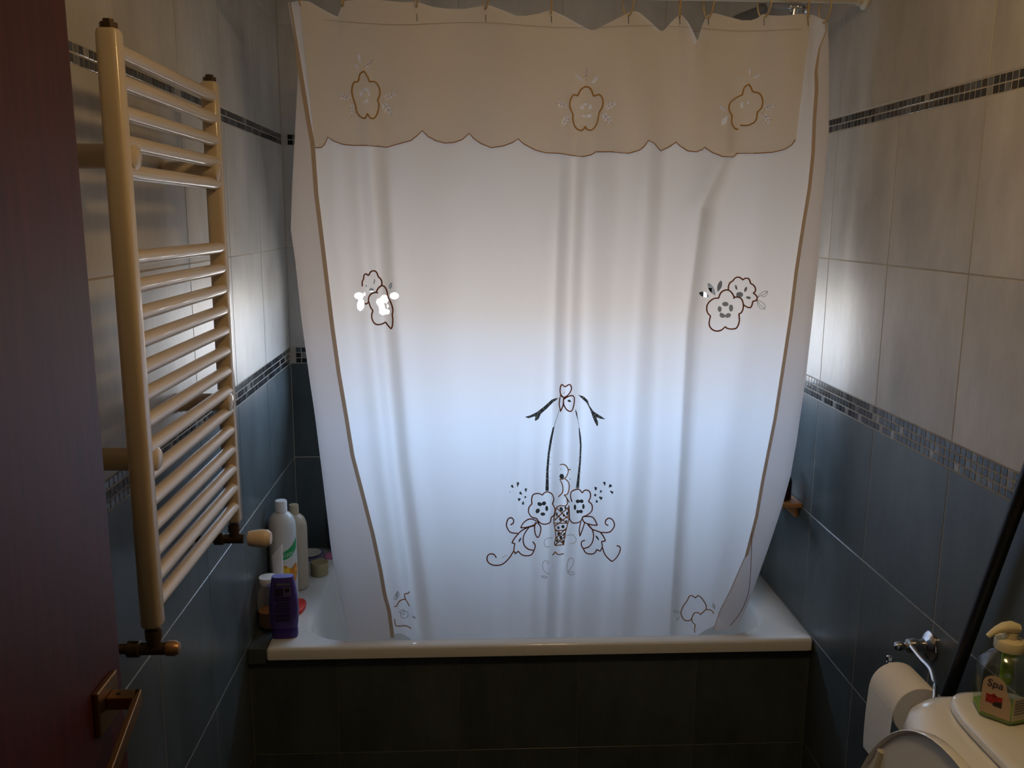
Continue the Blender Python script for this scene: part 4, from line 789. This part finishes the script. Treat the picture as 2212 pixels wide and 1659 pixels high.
# printed labels on the two faces turned to the room
nf = -nv; eo = (fc+lc)/2+nf*.0008; up_ = np.array((0, 0, 1.))
def fpoly(pts, mtl, name, lift=0., d=dv, o0=eo, nn=nf):
    V = [o0+d*p[0]+up_*p[1]+nn*lift for p in pts]; k = len(V); V += [q-nn*.0004 for q in V]
    return mk(name, V, [tuple(range(k)), tuple(range(2*k-1, k-1, -1))]+[(i, (i+1) % k, k+(i+1) % k, k+i) for i in range(k)], mtl, sd)
hw = side*.475
fpoly([(-hw, .010), (side*.485, .009), (side*.46, .040), (hw*.62, .058)]+[(-.004+.0175*math.cos(a), .060+.0165*math.sin(a)) for a in np.linspace(.1, math.pi, 12)]+[(-hw, .05)], 'label_pink', 'front_label')
fpoly([(-.015, .030), (.009, .028), (.009, .044), (.002, .043), (-.004, .047), (-.009, .043), (-.015, .044)], 'berry_red', 'fruit_print', .0005)
fpoly([(-.004, .0265), (.009, .0262), (.009, .036), (.001, .034), (-.004, .031)], 'berry_dark', 'fruit_shadow_print', .0008)
text_part('lettering', 'Spa', .0175, 'print_dark', sd, eo+up_*.0575+nf*.0006-dv*.004, dv, up_, italic=.15)
dv2 = (np.array((hc[0]+S*math.cos(a0+sgn_*math.pi/3), hc[1]+S*math.sin(a0+sgn_*math.pi/3), .9085))-fc); dv2 /= np.linalg.norm(dv2); nf2 = np.array((dv2[1], -dv2[0], 0)); nf2 = nf2 if nf2 @ (fc-hc) > 0 else -nf2
e2 = fc+dv2*side/2+nf2*.0008
fpoly([(-side*.485, .009), (side*.47, .010), (side*.45, .05), (-side*.47, .047)], 'label_white', 'back_label', 0, dv2, e2, nf2)
for i in range(6): fpoly([(-side*.40, .0195+i*.0045), (side*.38, .0205+i*.0045), (side*.38, .0222+i*.0045), (-side*.40, .0212+i*.0045)], 'print_grey', 'text_line', .0004, dv2, e2, nf2)

# ------------------------------------------------------------------ ceiling lamp (above the view)
lp = root('ceiling_lamp', (1.02, .98, H), 'round warm ceiling lamp above the toilet', 'lamp')
mk('base', *lathe([(.001, -.0005), (.11, -.0005), (.11, -.018), (.105, -.02), (.001, -.02)], (1.02, .98, H), 36), 'frame_white', lp, True)
mk('lamp_shade', *lathe([(.10, -.02), (.105, -.03), (.10, -.05), (.075, -.072), (.04, -.083), (.001, -.086)], (1.02, .98, H), 36), 'lamp_glass', lp, True)
